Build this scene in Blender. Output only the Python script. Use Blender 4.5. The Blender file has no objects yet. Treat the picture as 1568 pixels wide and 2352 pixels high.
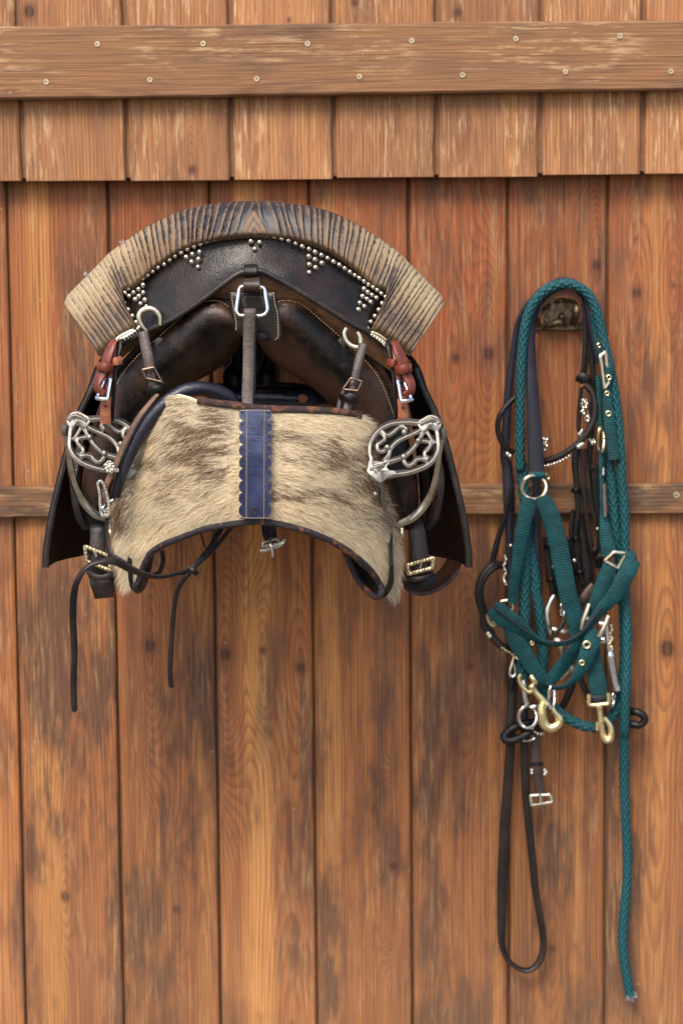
import bpy, bmesh, math, random
import numpy as np
from mathutils import Vector, Matrix

rng = np.random.default_rng(7)
random.seed(7)
scene = bpy.context.scene
COL = scene.collection

# ------------------------------------------------------------------ camera
W0, H0 = 1568.0, 2352.0            # measuring grid of the photograph
LENS, SENSOR = 85.0, 24.0
FPX = LENS / SENSOR * W0
CAM_POS = Vector((0.0, -3.60, 1.64))
PITCH, ROLL = math.radians(6.2), math.radians(-0.47)
cam_data = bpy.data.cameras.new('camera')
cam = bpy.data.objects.new('camera', cam_data)
COL.objects.link(cam)
cam_data.lens = LENS
cam_data.sensor_fit = 'HORIZONTAL'
cam_data.sensor_width = SENSOR
cam_data.clip_start, cam_data.clip_end = 0.05, 200.0
cam.location = CAM_POS
CAM_R = (Matrix.Rotation(math.radians(90) - PITCH, 3, 'X') @ Matrix.Rotation(ROLL, 3, 'Z'))
cam.rotation_euler = CAM_R.to_euler()
cam_data.dof.use_dof = True
cam_data.dof.focus_distance = 3.11
cam_data.dof.aperture_fstop = 4.8
scene.camera = cam

# ------------------------------------------------------------------ daylight
SUN_EL, SUN_AZ = math.radians(49), math.radians(200)   # bright overcast, light from above and in front
world = bpy.data.worlds.new('World')
scene.world = world
world.use_nodes = True
wn = world.node_tree
bg = wn.nodes['Background']
sky = wn.nodes.new('ShaderNodeTexSky')
sky.sky_type = 'NISHITA'
sky.sun_disc = False
sky.sun_elevation = SUN_EL
sky.sun_rotation = SUN_AZ
sky.air_density, sky.dust_density, sky.ozone_density = 1.0, 3.0, 1.0
wn.links.new(sky.outputs[0], bg.inputs[0])
bg.inputs[1].default_value = 0.115
sun_data = bpy.data.lights.new('sun', 'SUN')
sun = bpy.data.objects.new('sun', sun_data)
COL.objects.link(sun)
sun_data.energy = 1.5
sun_data.angle = math.radians(24)
sun_data.color = (1.0, 0.94, 0.85)
# direction towards the sun (sky: rotation measured from +Y, clockwise seen from above)
sdir = Vector((math.sin(SUN_AZ) * math.cos(SUN_EL), math.cos(SUN_AZ) * math.cos(SUN_EL), math.sin(SUN_EL)))
sun.rotation_euler = sdir.to_track_quat('Z', 'Y').to_euler()
sun.location = (0, -3, 5)
vs = scene.view_settings
vs.view_transform = 'Standard'
vs.look = 'None'
vs.exposure = 1.40
vs.gamma = 1.0
vs.use_curve_mapping = False
scene.render.engine = 'CYCLES'
scene.cycles.use_denoising = True
scene.cycles.max_bounces = 14
scene.cycles.diffuse_bounces = 11
scene.cycles.glossy_bounces = 3
scene.cycles.transparent_max_bounces = 14
scene.cycles.caustics_reflective = False
scene.cycles.caustics_refractive = False

# ------------------------------------------------------------------ measuring helpers
def at(x, y, d):
    """point seen at (x, y) on the measuring grid that stands d metres in front of the wall"""
    v = CAM_R @ Vector(((x - W0 / 2) / FPX, -(y - H0 / 2) / FPX, -1.0))
    t = (-d - CAM_POS.y) / v.y
    return CAM_POS + v * t

def mpp(d):
    return (3.6 - d) / FPX

def crop(sx, sy, k):
    """coordinates read off an enlarged crop of the photograph -> measuring grid"""
    k2 = k * 1.74171
    return lambda *p: (sx / 1.74171 + p[0] / k2, sy / 1.74171 + p[1] / k2) + tuple(p[2:])

zA = crop(200, 760, 1568 / 860)
zB = crop(960, 760, 1568 / 900)
zC = crop(160, 1300, 2.24)
zD = crop(760, 1200, 2.24)
zE = crop(1300, 1300, 1568 / 620)
zF = crop(400, 1500, 1568 / 1250)
zG = crop(1950, 1080, 1568 / 650)
zH = crop(1860, 1800, 1568 / 780)
zI = crop(1900, 2300, 1568 / 740)
zJ = crop(1900, 2900, 1568 / 740)
zK = crop(160, 1900, 1568 / 600)
zL = crop(1350, 1900, 1568 / 550)
zM = crop(880, 1020, 1568 / 300)
zN = crop(820, 1380, 1568 / 600)
zO = crop(960, 2080, 1568 / 240)
zP = crop(2050, 1080, 1568 / 400)
zQ = crop(1980, 2400, 1568 / 600)

def cat(pts, n, closed=False):
    """centripetal-ish Catmull-Rom through rows of pts, resampled evenly along length"""
    P = np.array(pts, dtype=float)
    if len(P) == 1:
        return np.repeat(P, n, 0)
    if closed:
        Q = np.vstack([P[-1:], P, P[:2]])
        seg = len(P)
    else:
        Q = np.vstack([2 * P[:1] - P[1:2], P, 2 * P[-1:] - P[-2:-1]])
        seg = len(P) - 1
    out = []
    m = 14
    for i in range(seg):
        p0, p1, p2, p3 = Q[i], Q[i + 1], Q[i + 2], Q[i + 3]
        for j in range(m):
            t = j / m
            out.append(0.5 * (2 * p1 + (p2 - p0) * t + (2 * p0 - 5 * p1 + 4 * p2 - p3) * t * t + (3 * p1 - p0 - 3 * p2 + p3) * t ** 3))
    out.append(P[0] if closed else P[-1])
    out = np.array(out)
    k = min(3, out.shape[1])
    L = np.concatenate([[0], np.cumsum(np.linalg.norm(np.diff(out[:, :k], axis=0), axis=1))])
    s = np.linspace(0, L[-1], n + 1 if closed else n)
    R = np.stack([np.interp(s, L, out[:, c]) for c in range(out.shape[1])], 1)
    return R[:-1] if closed else R

def wpts(pts):
    return np.array([tuple(at(p[0], p[1], p[2])) for p in pts])

# ------------------------------------------------------------------ object helpers
def setp(o, label=None, cat_=None, group=None, kind=None):
    if label: o['label'] = label
    if cat_: o['category'] = cat_
    if group: o['group'] = group
    if kind: o['kind'] = kind
    return o

def thing(name, label, cat_, loc, group=None):
    o = bpy.data.objects.new(name, None)
    o.empty_display_size = 0.03
    COL.objects.link(o)
    o.location = loc
    WORLD_LOC[o.name] = Vector(loc)
    return setp(o, label, cat_, group)

WORLD_LOC = {}

def wloc(o):
    return WORLD_LOC.get(o.name, Vector((0, 0, 0))) if o else Vector((0, 0, 0))

class MB:
    """collects geometry in world coordinates; build() links it as one mesh object"""
    def __init__(self):
        self.v, self.f, self.st, self.n = [], [], [], 0

    def add(self, verts, faces, st=None):
        verts = np.asarray(verts, dtype=float).reshape(-1, 3)
        base = self.n
        self.v.append(verts)
        self.st.append(np.zeros((len(verts), 3)) if st is None else np.asarray(st, dtype=float).reshape(-1, 3))
        for f in faces:
            self.f.append([base + int(i) for i in f])
        self.n += len(verts)
        return base

    def grid(self, P, cu=False, cv=False, st=None, flip=False):
        P = np.asarray(P, dtype=float)
        n, m = P.shape[:2]
        faces = []
        for i in range(n if cu else n - 1):
            a, b = i * m, ((i + 1) % n) * m
            for j in range(m if cv else m - 1):
                k = (j + 1) % m
                q = (a + j, b + j, b + k, a + k)
                faces.append(q[::-1] if flip else q)
        if st is None:
            du = np.concatenate([np.zeros((1, m)), np.cumsum(np.linalg.norm(np.diff(P, axis=0), axis=2), 0)])
            dv = np.concatenate([np.zeros((n, 1)), np.cumsum(np.linalg.norm(np.diff(P, axis=1), axis=2), 1)], 1)
            st = np.stack([du, dv, np.zeros_like(du)], 2)
        return self.add(P.reshape(-1, 3), faces, st)

    def tube(self, pts, r, seg=10, closed=False, caps=True, squash=None):
        """pts: world points (n,3); r: radius or array"""
        P = np.asarray(pts, dtype=float)
        n = len(P)
        r = np.broadcast_to(np.asarray(r, dtype=float), (n,))
        if closed:
            T = np.roll(P, -1, 0) - np.roll(P, 1, 0)
        else:
            T = np.gradient(P, axis=0)
        T /= np.linalg.norm(T, axis=1)[:, None] + 1e-12
        ref = np.array([0, -1.0, 0.0])
        N = []
        prev = None
        for t in T:
            if prev is None:
                a = ref - t * np.dot(ref, t)
                if np.linalg.norm(a) < 0.1:
                    a = np.array([0, 0, 1.0]) - t * t[2]
            else:
                a = prev - t * np.dot(prev, t)
            a /= np.linalg.norm(a) + 1e-12
            N.append(a)
            prev = a
        N = np.array(N)
        B = np.cross(T, N)
        ang = np.linspace(0, 2 * math.pi, seg, endpoint=False)
        sq = 1.0 if squash is None else squash
        G = P[:, None, :] + r[:, None, None] * (N[:, None, :] * np.cos(ang)[None, :, None] * sq + B[:, None, :] * np.sin(ang)[None, :, None])
        L = np.concatenate([[0], np.cumsum(np.linalg.norm(np.diff(P, axis=0), axis=1))])
        st = np.stack([np.repeat(L[:, None], seg, 1), np.repeat((ang / (2 * math.pi))[None, :], n, 0), np.zeros((n, seg))], 2)
        b = self.grid(G, cu=closed, cv=True, st=st, flip=True)
        if caps and not closed:
            self.f.append([b + j for j in range(seg)])
            self.f.append([b + (n - 1) * seg + j for j in reversed(range(seg))])
        return G

    def strap(self, pts, w, th, ang=0.0, n=None, normal=None, caps=True, closed=False, world=False, dome=0.0, round_end=False, chmax=0.0012):
        """flat strap along grid points (x,y,d): w width on the grid (px at that depth), th thickness (m),
        ang tilt about its length in degrees (0 = face to the camera)"""
        A = np.array([tuple(p)[:3] for p in pts], dtype=float)
        k = len(A)
        w = np.broadcast_to(np.asarray(w, dtype=float), (k,))
        ang = np.broadcast_to(np.asarray(ang, dtype=float), (k,))
        X = A if world else wpts(A)
        wm = w if world else w * np.array([mpp(p[2]) for p in A])
        if n is None:
            n = max(8, 5 * k)
        R = cat(np.column_stack([X, wm, ang]), n, closed)
        P, wm, an = R[:, :3], R[:, 3], np.radians(R[:, 4])
        T = (np.roll(P, -1, 0) - np.roll(P, 1, 0)) if closed else np.gradient(P, axis=0)
        T /= np.linalg.norm(T, axis=1)[:, None] + 1e-12
        ref = np.array([0, -1.0, 0]) if normal is None else np.array(normal, dtype=float)
        N = ref[None, :] - T * (T @ ref)[:, None]
        # avoid flips where the strap runs straight towards the camera
        for i in range(len(N)):
            if np.linalg.norm(N[i]) < 0.15 and i > 0:
                N[i] = N[i - 1] - T[i] * np.dot(N[i - 1], T[i])
        N /= np.linalg.norm(N, axis=1)[:, None] + 1e-12
        S = np.cross(T, N)
        c, s = np.cos(an)[:, None], np.sin(an)[:, None]
        S2, N2 = S * c + N * s, N * c - S * s
        if round_end:
            L = np.concatenate([[0], np.cumsum(np.linalg.norm(np.diff(P, axis=0), axis=1))])
            e = np.clip((L[-1] - L) / (wm * 0.5), 0, 1)
            wm = wm * np.sqrt(np.clip(1 - (1 - e) ** 2, 0.12, 1))
        ch = min(th * 0.35, float(wm.min()) * 0.3, chmax)
        h, t2 = wm[:, None] / 2, th / 2
        prof = [(-1, 0, -t2 + ch), (-1, ch, -t2), (1, -ch, -t2), (1, 0, -t2 + ch), (1, 0, t2 - ch), (1, -ch, t2), (0, 0, t2 + dome), (-1, ch, t2), (-1, 0, t2 - ch)]
        ring = []
        stv = []
        for sgn, off, z in prof:
            lat = sgn * h + off
            ring.append(P + S2 * lat + N2 * z)
            stv.append(lat[:, 0])
        G = np.stack(ring, 1)
        L = np.concatenate([[0], np.cumsum(np.linalg.norm(np.diff(P, axis=0), axis=1))])
        st = np.stack([np.repeat(L[:, None], len(prof), 1), np.stack(stv, 1), np.zeros((len(P), len(prof)))], 2)
        b = self.grid(G, cu=closed, cv=True, st=st)
        m = len(prof)
        if caps and not closed:
            self.f.append([b + j for j in reversed(range(m))])
            self.f.append([b + (len(P) - 1) * m + j for j in range(m)])
        return P, S2, N2

    def ball(self, c, r, seg=10, rings=6, scale=(1, 1, 1)):
        c = np.array(tuple(c))
        G = []
        for i in range(rings + 1):
            a = math.pi * i / rings
            G.append([[c[0] + r * scale[0] * math.sin(a) * math.cos(t), c[1] + r * scale[1] * math.sin(a) * math.sin(t), c[2] + r * scale[2] * math.cos(a)]
                      for t in np.linspace(0, 2 * math.pi, seg, endpoint=False)])
        self.grid(np.array(G), cv=True, flip=True)

    def sheet(self, curves, nu=24, nv=24, th=0.003, smooth_v=True):
        """surface lofted through curves of grid points (x,y,d), with real thickness (backwards from the camera)"""
        R = [cat(c if isinstance(c, np.ndarray) else wpts(c), nu) for c in curves]
        R = np.array(R)
        G = np.array([cat(R[:, j], nv) if smooth_v else np.stack([np.interp(np.linspace(0, len(R) - 1, nv), range(len(R)), R[:, j, c]) for c in range(3)], 1) for j in range(nu)])
        self.slab(G, th)
        return G

    def slab(self, G, th):
        """closed thick surface from an (n,m,3) grid"""
        G = np.asarray(G, dtype=float)
        n, m = G.shape[:2]
        du = np.gradient(G, axis=0)
        dv = np.gradient(G, axis=1)
        N = np.cross(du, dv)
        N /= np.linalg.norm(N, axis=2)[:, :, None] + 1e-12
        if N[:, :, 1].mean() > 0:
            N = -N
            fl = True
        else:
            fl = False
        B = G - N * th
        self.grid(G, flip=fl)
        self.grid(B, flip=not fl)
        def edge(a, b, f):
            self.grid(np.stack([a, b]), flip=f)
        edge(G[0], B[0], fl); edge(B[-1], G[-1], fl)
        edge(B[:, 0], G[:, 0], fl); edge(G[:, -1], B[:, -1], fl)

    def build(self, name, mat, parent=None, smooth=40, attrs=None, origin=None, weld=False):
        V = np.vstack(self.v) if self.v else np.zeros((0, 3))
        off = wloc(parent)
        o3 = np.array(tuple(origin if origin is not None else off))
        me = bpy.data.meshes.new(name)
        me.from_pydata((V - o3).tolist(), [], self.f)
        a = me.attributes.new('st', 'FLOAT_VECTOR', 'POINT')
        a.data.foreach_set('vector', np.vstack(self.st).astype(np.float32).ravel())
        if attrs:
            for k, arr in attrs.items():
                b = me.attributes.new(k, 'FLOAT', 'POINT')
                b.data.foreach_set('value', np.asarray(arr, dtype=np.float32).ravel())
        if weld:
            bm = bmesh.new(); bm.from_mesh(me)
            bmesh.ops.remove_doubles(bm, verts=bm.verts, dist=1e-5)
            bmesh.ops.recalc_face_normals(bm, faces=bm.faces)
            bm.to_mesh(me); bm.free()
        me.update()
        if smooth:
            me.polygons.foreach_set('use_smooth', [True] * len(me.polygons))
            me.set_sharp_from_angle(angle=math.radians(smooth))
        me.materials.append(mat)
        o = bpy.data.objects.new(name, me)
        COL.objects.link(o)
        if parent:
            o.parent = parent
            o.location = Vector(o3) - off
        else:
            o.location = Vector(o3)
        WORLD_LOC[o.name] = Vector(o3)
        return o

def place(me_obj, parent, loc, rot=None, scale=None):
    """a copy of a small repeated piece, sharing its mesh"""
    o = me_obj.copy()
    COL.objects.link(o)
    o.parent = parent
    o.location = Vector(loc) - wloc(parent)
    if rot is not None: o.rotation_euler = rot
    if scale is not None: o.scale = (scale,) * 3
    WORLD_LOC[o.name] = Vector(loc)
    return o

def remesh(o, voxel, smooth_it=4):
    m = o.modifiers.new('r', 'REMESH'); m.mode = 'VOXEL'; m.voxel_size = voxel
    s = o.modifiers.new('s', 'SMOOTH'); s.iterations = smooth_it; s.factor = 0.5
    bpy.context.view_layer.update()
    dg = bpy.context.evaluated_depsgraph_get()
    me = bpy.data.meshes.new_from_object(o.evaluated_get(dg))
    o.modifiers.clear()
    old = o.data
    mat = old.materials[0]
    o.data = me
    me.materials.clear(); me.materials.append(mat)
    me.polygons.foreach_set('use_smooth', [True] * len(me.polygons))
    bpy.data.meshes.remove(old)
    return o
# ------------------------------------------------------------------ materials
class NT:
    def __init__(self, name):
        self.mat = bpy.data.materials.new(name)
        self.mat.use_nodes = True
        self.t = self.mat.node_tree
        self.b = self.t.nodes['Principled BSDF']
    def n(self, kind, ins=None, **props):
        nd = self.t.nodes.new('ShaderNode' + kind)
        for k, v in props.items():
            setattr(nd, k, v)
        if ins:
            for k, v in ins.items():
                self.put(nd.inputs[k], v)
        return nd
    def put(self, sock, v):
        if hasattr(v, 'is_linked') or isinstance(v, bpy.types.NodeSocket):
            self.t.links.new(v, sock)
        else:
            sock.default_value = v
    def m(self, op, a, b=None, c=None, clamp=False):
        nd = self.n('Math', operation=op, use_clamp=clamp)
        self.put(nd.inputs[0], a)
        if b is not None: self.put(nd.inputs[1], b)
        if c is not None: self.put(nd.inputs[2], c)
        return nd.outputs[0]
    def noise(self, vec, scale, detail=3, rough=0.5, dist=0.0, out=0):
        nd = self.n('TexNoise', {'Vector': vec, 'Scale': scale, 'Detail': detail, 'Roughness': rough, 'Distortion': dist})
        return nd.outputs[out]
    def vmul(self, vec, s):
        nd = self.n('VectorMath', operation='MULTIPLY'); self.put(nd.inputs[0], vec); nd.inputs[1].default_value = s
        return nd.outputs[0]
    def vadd(self, a, b):
        nd = self.n('VectorMath', operation='ADD'); self.put(nd.inputs[0], a); self.put(nd.inputs[1], b)
        return nd.outputs[0]
    def step(self, x, lo, hi):
        nd = self.n('MapRange', interpolation_type='SMOOTHSTEP', clamp=True)
        self.put(nd.inputs[0], x); self.put(nd.inputs[1], lo); self.put(nd.inputs[2], hi)
        nd.inputs[3].default_value = 0.0; nd.inputs[4].default_value = 1.0
        return nd.outputs[0]
    def mix(self, f, a, b, mode='MIX'):
        nd = self.n('Mix', data_type='RGBA', blend_type=mode, clamp_factor=True)
        self.put(nd.inputs[0], f); self.put(nd.inputs[6], a); self.put(nd.inputs[7], b)
        return nd.outputs[2]
    def bump(self, h, dist, strength=1.0):
        nd = self.n('Bump', {'Height': h, 'Distance': dist, 'Strength': strength})
        return nd.outputs[0]

def c4(r, g, b): return (r, g, b, 1.0)

def wood(name, dark, mid, light, orange, along='Z', bleach=0.5, rough=0.62, nk=3, grain=1.0):
    t = NT(name)
    oc = t.n('TexCoord').outputs['Object']
    info = t.n('ObjectInfo').outputs['Random']
    sep = t.n('SeparateXYZ', {0: oc})
    x, z = (sep.outputs[0], sep.outputs[2]) if along == 'Z' else (sep.outputs[2], sep.outputs[0])
    y = sep.outputs[1]
    off = t.m('MULTIPLY', info, 61.7)
    p = t.n('CombineXYZ', {0: t.m('ADD', x, off), 1: t.m('ADD', y, t.m('MULTIPLY', off, 0.37)), 2: t.m('ADD', z, t.m('MULTIPLY', off, 1.7))}).outputs[0]
    wob = t.m('SUBTRACT', t.noise(t.vmul(p, (2.0, 2.0, 1.3)), 1.0, 1), 0.5)
    wob2 = t.m('SUBTRACT', t.noise(t.vmul(p, (20, 20, 3.6)), 1.0, 2), 0.5)
    xs = t.m('SUBTRACT', x, t.m('MULTIPLY', t.m('SUBTRACT', info, 0.5), 0.13))
    depth = t.m('ADD', t.m('MULTIPLY', wob, 0.10), 0.014)
    rad = t.m('SQRT', t.m('ADD', t.m('MULTIPLY', xs, xs), t.m('MULTIPLY', depth, depth)))
    rc = t.m('ADD', rad, t.m('MULTIPLY', wob2, 0.007))
    kmask, khalo = 0.0, 0.0
    for i in range(1, nk + 1):
        ka = t.n('Attribute', attribute_type='OBJECT', attribute_name='knot%d' % i)
        ks = t.n('SeparateXYZ', {0: ka.outputs['Vector']})
        dx = t.m('SUBTRACT', x, ks.outputs[0])
        dz0 = t.m('SUBTRACT', z, ks.outputs[1])
        dz = t.m('MULTIPLY', dz0, 0.78)
        dd = t.m('SQRT', t.m('ADD', t.m('MULTIPLY', dx, dx), t.m('MULTIPLY', dz, dz)))
        dd = t.m('ADD', dd, t.m('MULTIPLY', wob2, 0.012))
        rk = t.m('MAXIMUM', ks.outputs[2], 1e-5)
        q = t.m('DIVIDE', dd, rk)
        dz2 = t.m('MULTIPLY', dz0, 0.20)
        de = t.m('SQRT', t.m('ADD', t.m('MULTIPLY', dx, dx), t.m('MULTIPLY', dz2, dz2)))
        infl = t.m('SUBTRACT', 1.0, t.step(t.m('DIVIDE', de, rk), 0.6, 7.0))
        nd = t.n('Mix', data_type='FLOAT'); t.put(nd.inputs[0], infl); t.put(nd.inputs[2], rc); t.put(nd.inputs[3], t.m('MULTIPLY', de, 0.8))
        rc = nd.outputs[0]
        core = t.m('SUBTRACT', 1.0, t.step(q, 0.45, 0.95))
        halo = t.m('SUBTRACT', 1.0, t.step(q, 0.7, 1.9))
        kmask = core if i == 1 else t.m('MAXIMUM', kmask, core)
        khalo = halo if i == 1 else t.m('MAXIMUM', khalo, halo)
    ringv = t.m('FRACT', t.m('MULTIPLY', rc, 190.0))
    late = t.m('MULTIPLY', t.step(ringv, 0.30, 0.88), t.m('SUBTRACT', 1.0, t.step(ringv, 0.92, 1.0)))
    fib = t.noise(t.vmul(p, (620, 620, 7)), 1.0, 2, 0.7)
    streak = t.noise(t.vmul(p, (75, 75, 1.9)), 1.0, 3, 0.62)
    blotch = t.noise(t.vmul(p, (11, 11, 3.4)), 1.0, 4, 0.68)
    blotch2 = t.noise(t.vmul(t.vadd(p, (3.1, 1.7, 9.2)), (26, 26, 7)), 1.0, 4, 0.70)
    fl = t.noise(t.vmul(p, (170, 170, 16)), 1.0, 3, 0.72)
    weather = t.n('Attribute', attribute_type='OBJECT', attribute_name='weather').outputs['Fac']
    if along == 'Z' and nk == 3:   # rain splash weathers the lower half most
        weather = t.m('MULTIPLY', weather, t.m('ADD', 0.75, t.m('MULTIPLY', t.m('SUBTRACT', 1.0, t.step(z, -0.45, 0.20)), 1.0)))
    hon = t.n('SeparateXYZ', {0: t.n('Attribute', attribute_type='OBJECT', attribute_name='honey').outputs['Vector']})
    redtop = t.n('Attribute', attribute_type='OBJECT', attribute_name='sheltered').outputs['Fac']
    base = t.mix(t.step(streak, 0.30, 0.70), c4(*mid), c4(*orange))
    # varnish kept fresh and red where the overhang shelters the boards
    sh = t.m('MULTIPLY', t.step(t.m('ADD', z, t.m('MULTIPLY', t.m('SUBTRACT', blotch, 0.5), 0.55)), 0.02, 0.36), redtop)
    base = t.mix(t.m('MULTIPLY', sh, 0.75), base, c4(0.33, 0.078, 0.020))
    # a paler, resin-rich band running down some boards
    hx = t.m('ABSOLUTE', t.m('DIVIDE', t.m('SUBTRACT', t.m('ADD', x, t.m('MULTIPLY', wob2, 0.035)), hon.outputs[0]), t.m('MAXIMUM', hon.outputs[1], 1e-4)))
    base = t.mix(t.m('MULTIPLY', t.m('SUBTRACT', 1.0, t.step(hx, 0.35, 1.1)), hon.outputs[2]), base, c4(0.58, 0.255, 0.075))
    base = t.mix(t.m('MULTIPLY', t.step(blotch, 0.46, 0.66), t.m('ADD', 0.30, t.m('MULTIPLY', weather, 1.2))), base, c4(*dark))
    base = t.mix(t.m('MULTIPLY', t.step(blotch2, 0.53, 0.74), t.m('MULTIPLY', 0.62, weather)), base, c4(dark[0] * .62, dark[1] * .72, dark[2] * .95))
    base = t.mix(t.m('MULTIPLY', late, 0.44 * grain), base, c4(mid[0] * .45, mid[1] * .31, mid[2] * .34))
    bl = t.m('MULTIPLY', t.step(fl, 0.50, 0.66), t.step(t.noise(t.vmul(p, (14, 14, 6)), 1.0, 2), 0.40, 0.58))
    base = t.mix(t.m('MULTIPLY', bl, bleach), base, c4(*light))
    base = t.mix(t.m('MULTIPLY', t.step(fib, 0.48, 0.66), 0.52 * grain), base, c4(mid[0] * .40, mid[1] * .34, mid[2] * .36))
    base = t.mix(t.m('MULTIPLY', t.m('SUBTRACT', 1.0, t.step(fib, 0.30, 0.46)), 0.35 * grain), base, c4(light[0] * .9, light[1] * .78, light[2] * .7))
    if nk:
        base = t.mix(t.m('MULTIPLY', khalo, 0.55), base, c4(0.115, 0.036, 0.016))
        base = t.mix(t.m('MULTIPLY', kmask, t.m('ADD', 0.55, t.m('MULTIPLY', late, 0.45))), base, c4(0.024, 0.011, 0.008))
    sp = t.n('TexVoronoi', {'Vector': p, 'Scale': 21.0}).outputs['Distance']
    base = t.mix(t.m('MULTIPLY', t.m('SUBTRACT', 1.0, t.step(sp, 0.015, 0.045)), 0.5), base, c4(0.60, 0.46, 0.32))
    if nk == 3:   # dust and fading near the foot of the wall
        ft = t.m('SUBTRACT', 1.0, t.step(t.m('ADD', z, t.m('MULTIPLY', t.m('SUBTRACT', blotch, 0.5), 0.5)), -0.72, -0.30))
        base = t.mix(t.m('MULTIPLY', ft, 0.18), base, c4(0.36, 0.195, 0.10))
    tone = t.n('Attribute', attribute_type='OBJECT', attribute_name='tone').outputs['Fac']
    hsv = t.n('HueSaturation', {'Saturation': 1.0, 'Value': tone, 'Color': base})
    t.put(t.b.inputs['Base Color'], hsv.outputs[0])
    t.put(t.b.inputs['Roughness'], t.m('ADD', rough - 0.1, t.m('MULTIPLY', streak, 0.25)))
    t.b.inputs['Specular IOR Level'].default_value = 0.30
    t.put(t.b.inputs['Normal'], t.bump(t.noise(t.vmul(p, (520, 520, 8)), 1.0, 1), 0.0014, 0.9))
    return t.mat

def leather(name, c1, c2, rough=0.38, grain=0.00022, wear=0.35, scale=1.0, spec=0.3, thr=(0.40, 0.68), crease=0.0, coat=0.0):
    t = NT(name)
    oc = t.n('TexCoord').outputs['Object']
    n1 = t.noise(oc, 28 * scale, 5, 0.6)
    n2 = t.noise(oc, 140 * scale, 4, 0.65)
    f = t.m('ADD', t.m('MULTIPLY', t.step(n1, *thr), 0.75), t.m('MULTIPLY', t.step(n2, 0.5, 0.75), wear))
    col = t.mix(f, c4(*c1), c4(*c2))
    t.put(t.b.inputs['Base Color'], col)
    t.put(t.b.inputs['Roughness'], t.m('ADD', rough - 0.14, t.m('MULTIPLY', n2, 0.22)))
    t.b.inputs['Specular IOR Level'].default_value = spec
    if coat:
        t.b.inputs['Coat Weight'].default_value = coat
        t.b.inputs['Coat Roughness'].default_value = 0.3
    vor = t.n('TexVoronoi', {'Vector': t.vadd(oc, t.vmul(t.noise(oc, 300, 2, out=1), (.0015, .0015, .0015))), 'Scale': 620.0 * scale}).outputs['Distance']
    h = t.m('ADD', t.m('MULTIPLY', vor, 0.6), t.m('MULTIPLY', n2, 1.3))
    if crease:
        st = t.n('Attribute', attribute_name='st').outputs['Vector']
        cr = t.noise(t.vmul(st, (230, 40, 1)), 1.0, 3, 0.6)
        h = t.m('ADD', h, t.m('MULTIPLY', cr, 3.2 * crease))
    t.put(t.b.inputs['Normal'], t.bump(h, grain * 2.2, 0.9))
    return t.mat

def metal(name, col, rough=0.25, tarnish=None, amount=0.4, bumpd=0.0, mask=(0.45, 0.7)):
    t = NT(name)
    oc = t.n('TexCoord').outputs['Object']
    n1 = t.noise(oc, 90, 5, 0.65)
    t.b.inputs['Metallic'].default_value = 1.0
    if tarnish:
        t.put(t.b.inputs['Base Color'], t.mix(t.m('MULTIPLY', t.step(n1, *mask), amount), c4(*col), c4(*tarnish)))
    else:
        t.b.inputs['Base Color'].default_value = c4(*col)
    t.put(t.b.inputs['Roughness'], t.m('ADD', rough - 0.06, t.m('MULTIPLY', t.noise(oc, 260, 4), 0.18)))
    if bumpd:
        t.put(t.b.inputs['Normal'], t.bump(t.noise(oc, 420, 3), bumpd, 0.8))
    return t.mat

def plain(name, col, rough=0.6, var=0.25, scale=120, bumpd=0.0, spec=0.4):
    t = NT(name)
    oc = t.n('TexCoord').outputs['Object']
    n1 = t.noise(oc, scale, 4, 0.6)
    t.put(t.b.inputs['Base Color'], t.mix(n1, c4(*[c * (1 - var) for c in col]), c4(*[min(1, c * (1 + var)) for c in col])))
    t.b.inputs['Roughness'].default_value = rough
    t.b.inputs['Specular IOR Level'].default_value = spec
    if bumpd:
        t.put(t.b.inputs['Normal'], t.bump(n1, bumpd, 0.8))
    return t.mat

def webbing(name, c1, c2):
    """woven nylon tape: fine ribs across its length"""
    t = NT(name)
    st = t.n('Attribute', attribute_name='st').outputs['Vector']
    s = t.n('SeparateXYZ', {0: st})
    rib = t.m('ABSOLUTE', t.m('SINE', t.m('MULTIPLY', s.outputs[0], math.pi / 0.0040)))
    weave = t.m('ABSOLUTE', t.m('SINE', t.m('MULTIPLY', s.outputs[1], math.pi / 0.0016)))
    oc = t.n('TexCoord').outputs['Object']
    n1 = t.noise(oc, 45, 4, 0.65)
    col = t.mix(t.step(n1, 0.38, 0.64), c4(*[c * .75 for c in c1]), c4(*[c * 1.15 for c in c2]))
    col = t.mix(t.m('MULTIPLY', t.m('SUBTRACT', 1.0, rib), 0.55), col, c4(*[c * .35 for c in c1]))
    col = t.mix(t.m('MULTIPLY', t.noise(oc, 700, 2), 0.35), col, c4(*[min(1, c * 1.9) for c in c2]))
    t.put(t.b.inputs['Base Color'], col)
    t.b.inputs['Roughness'].default_value = 0.55
    t.b.inputs['Specular IOR Level'].default_value = 0.2
    t.put(t.b.inputs['Normal'], t.bump(t.m('ADD', rib, t.m('MULTIPLY', weave, 0.35)), 0.0007, 0.9))
    return t.mat

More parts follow.
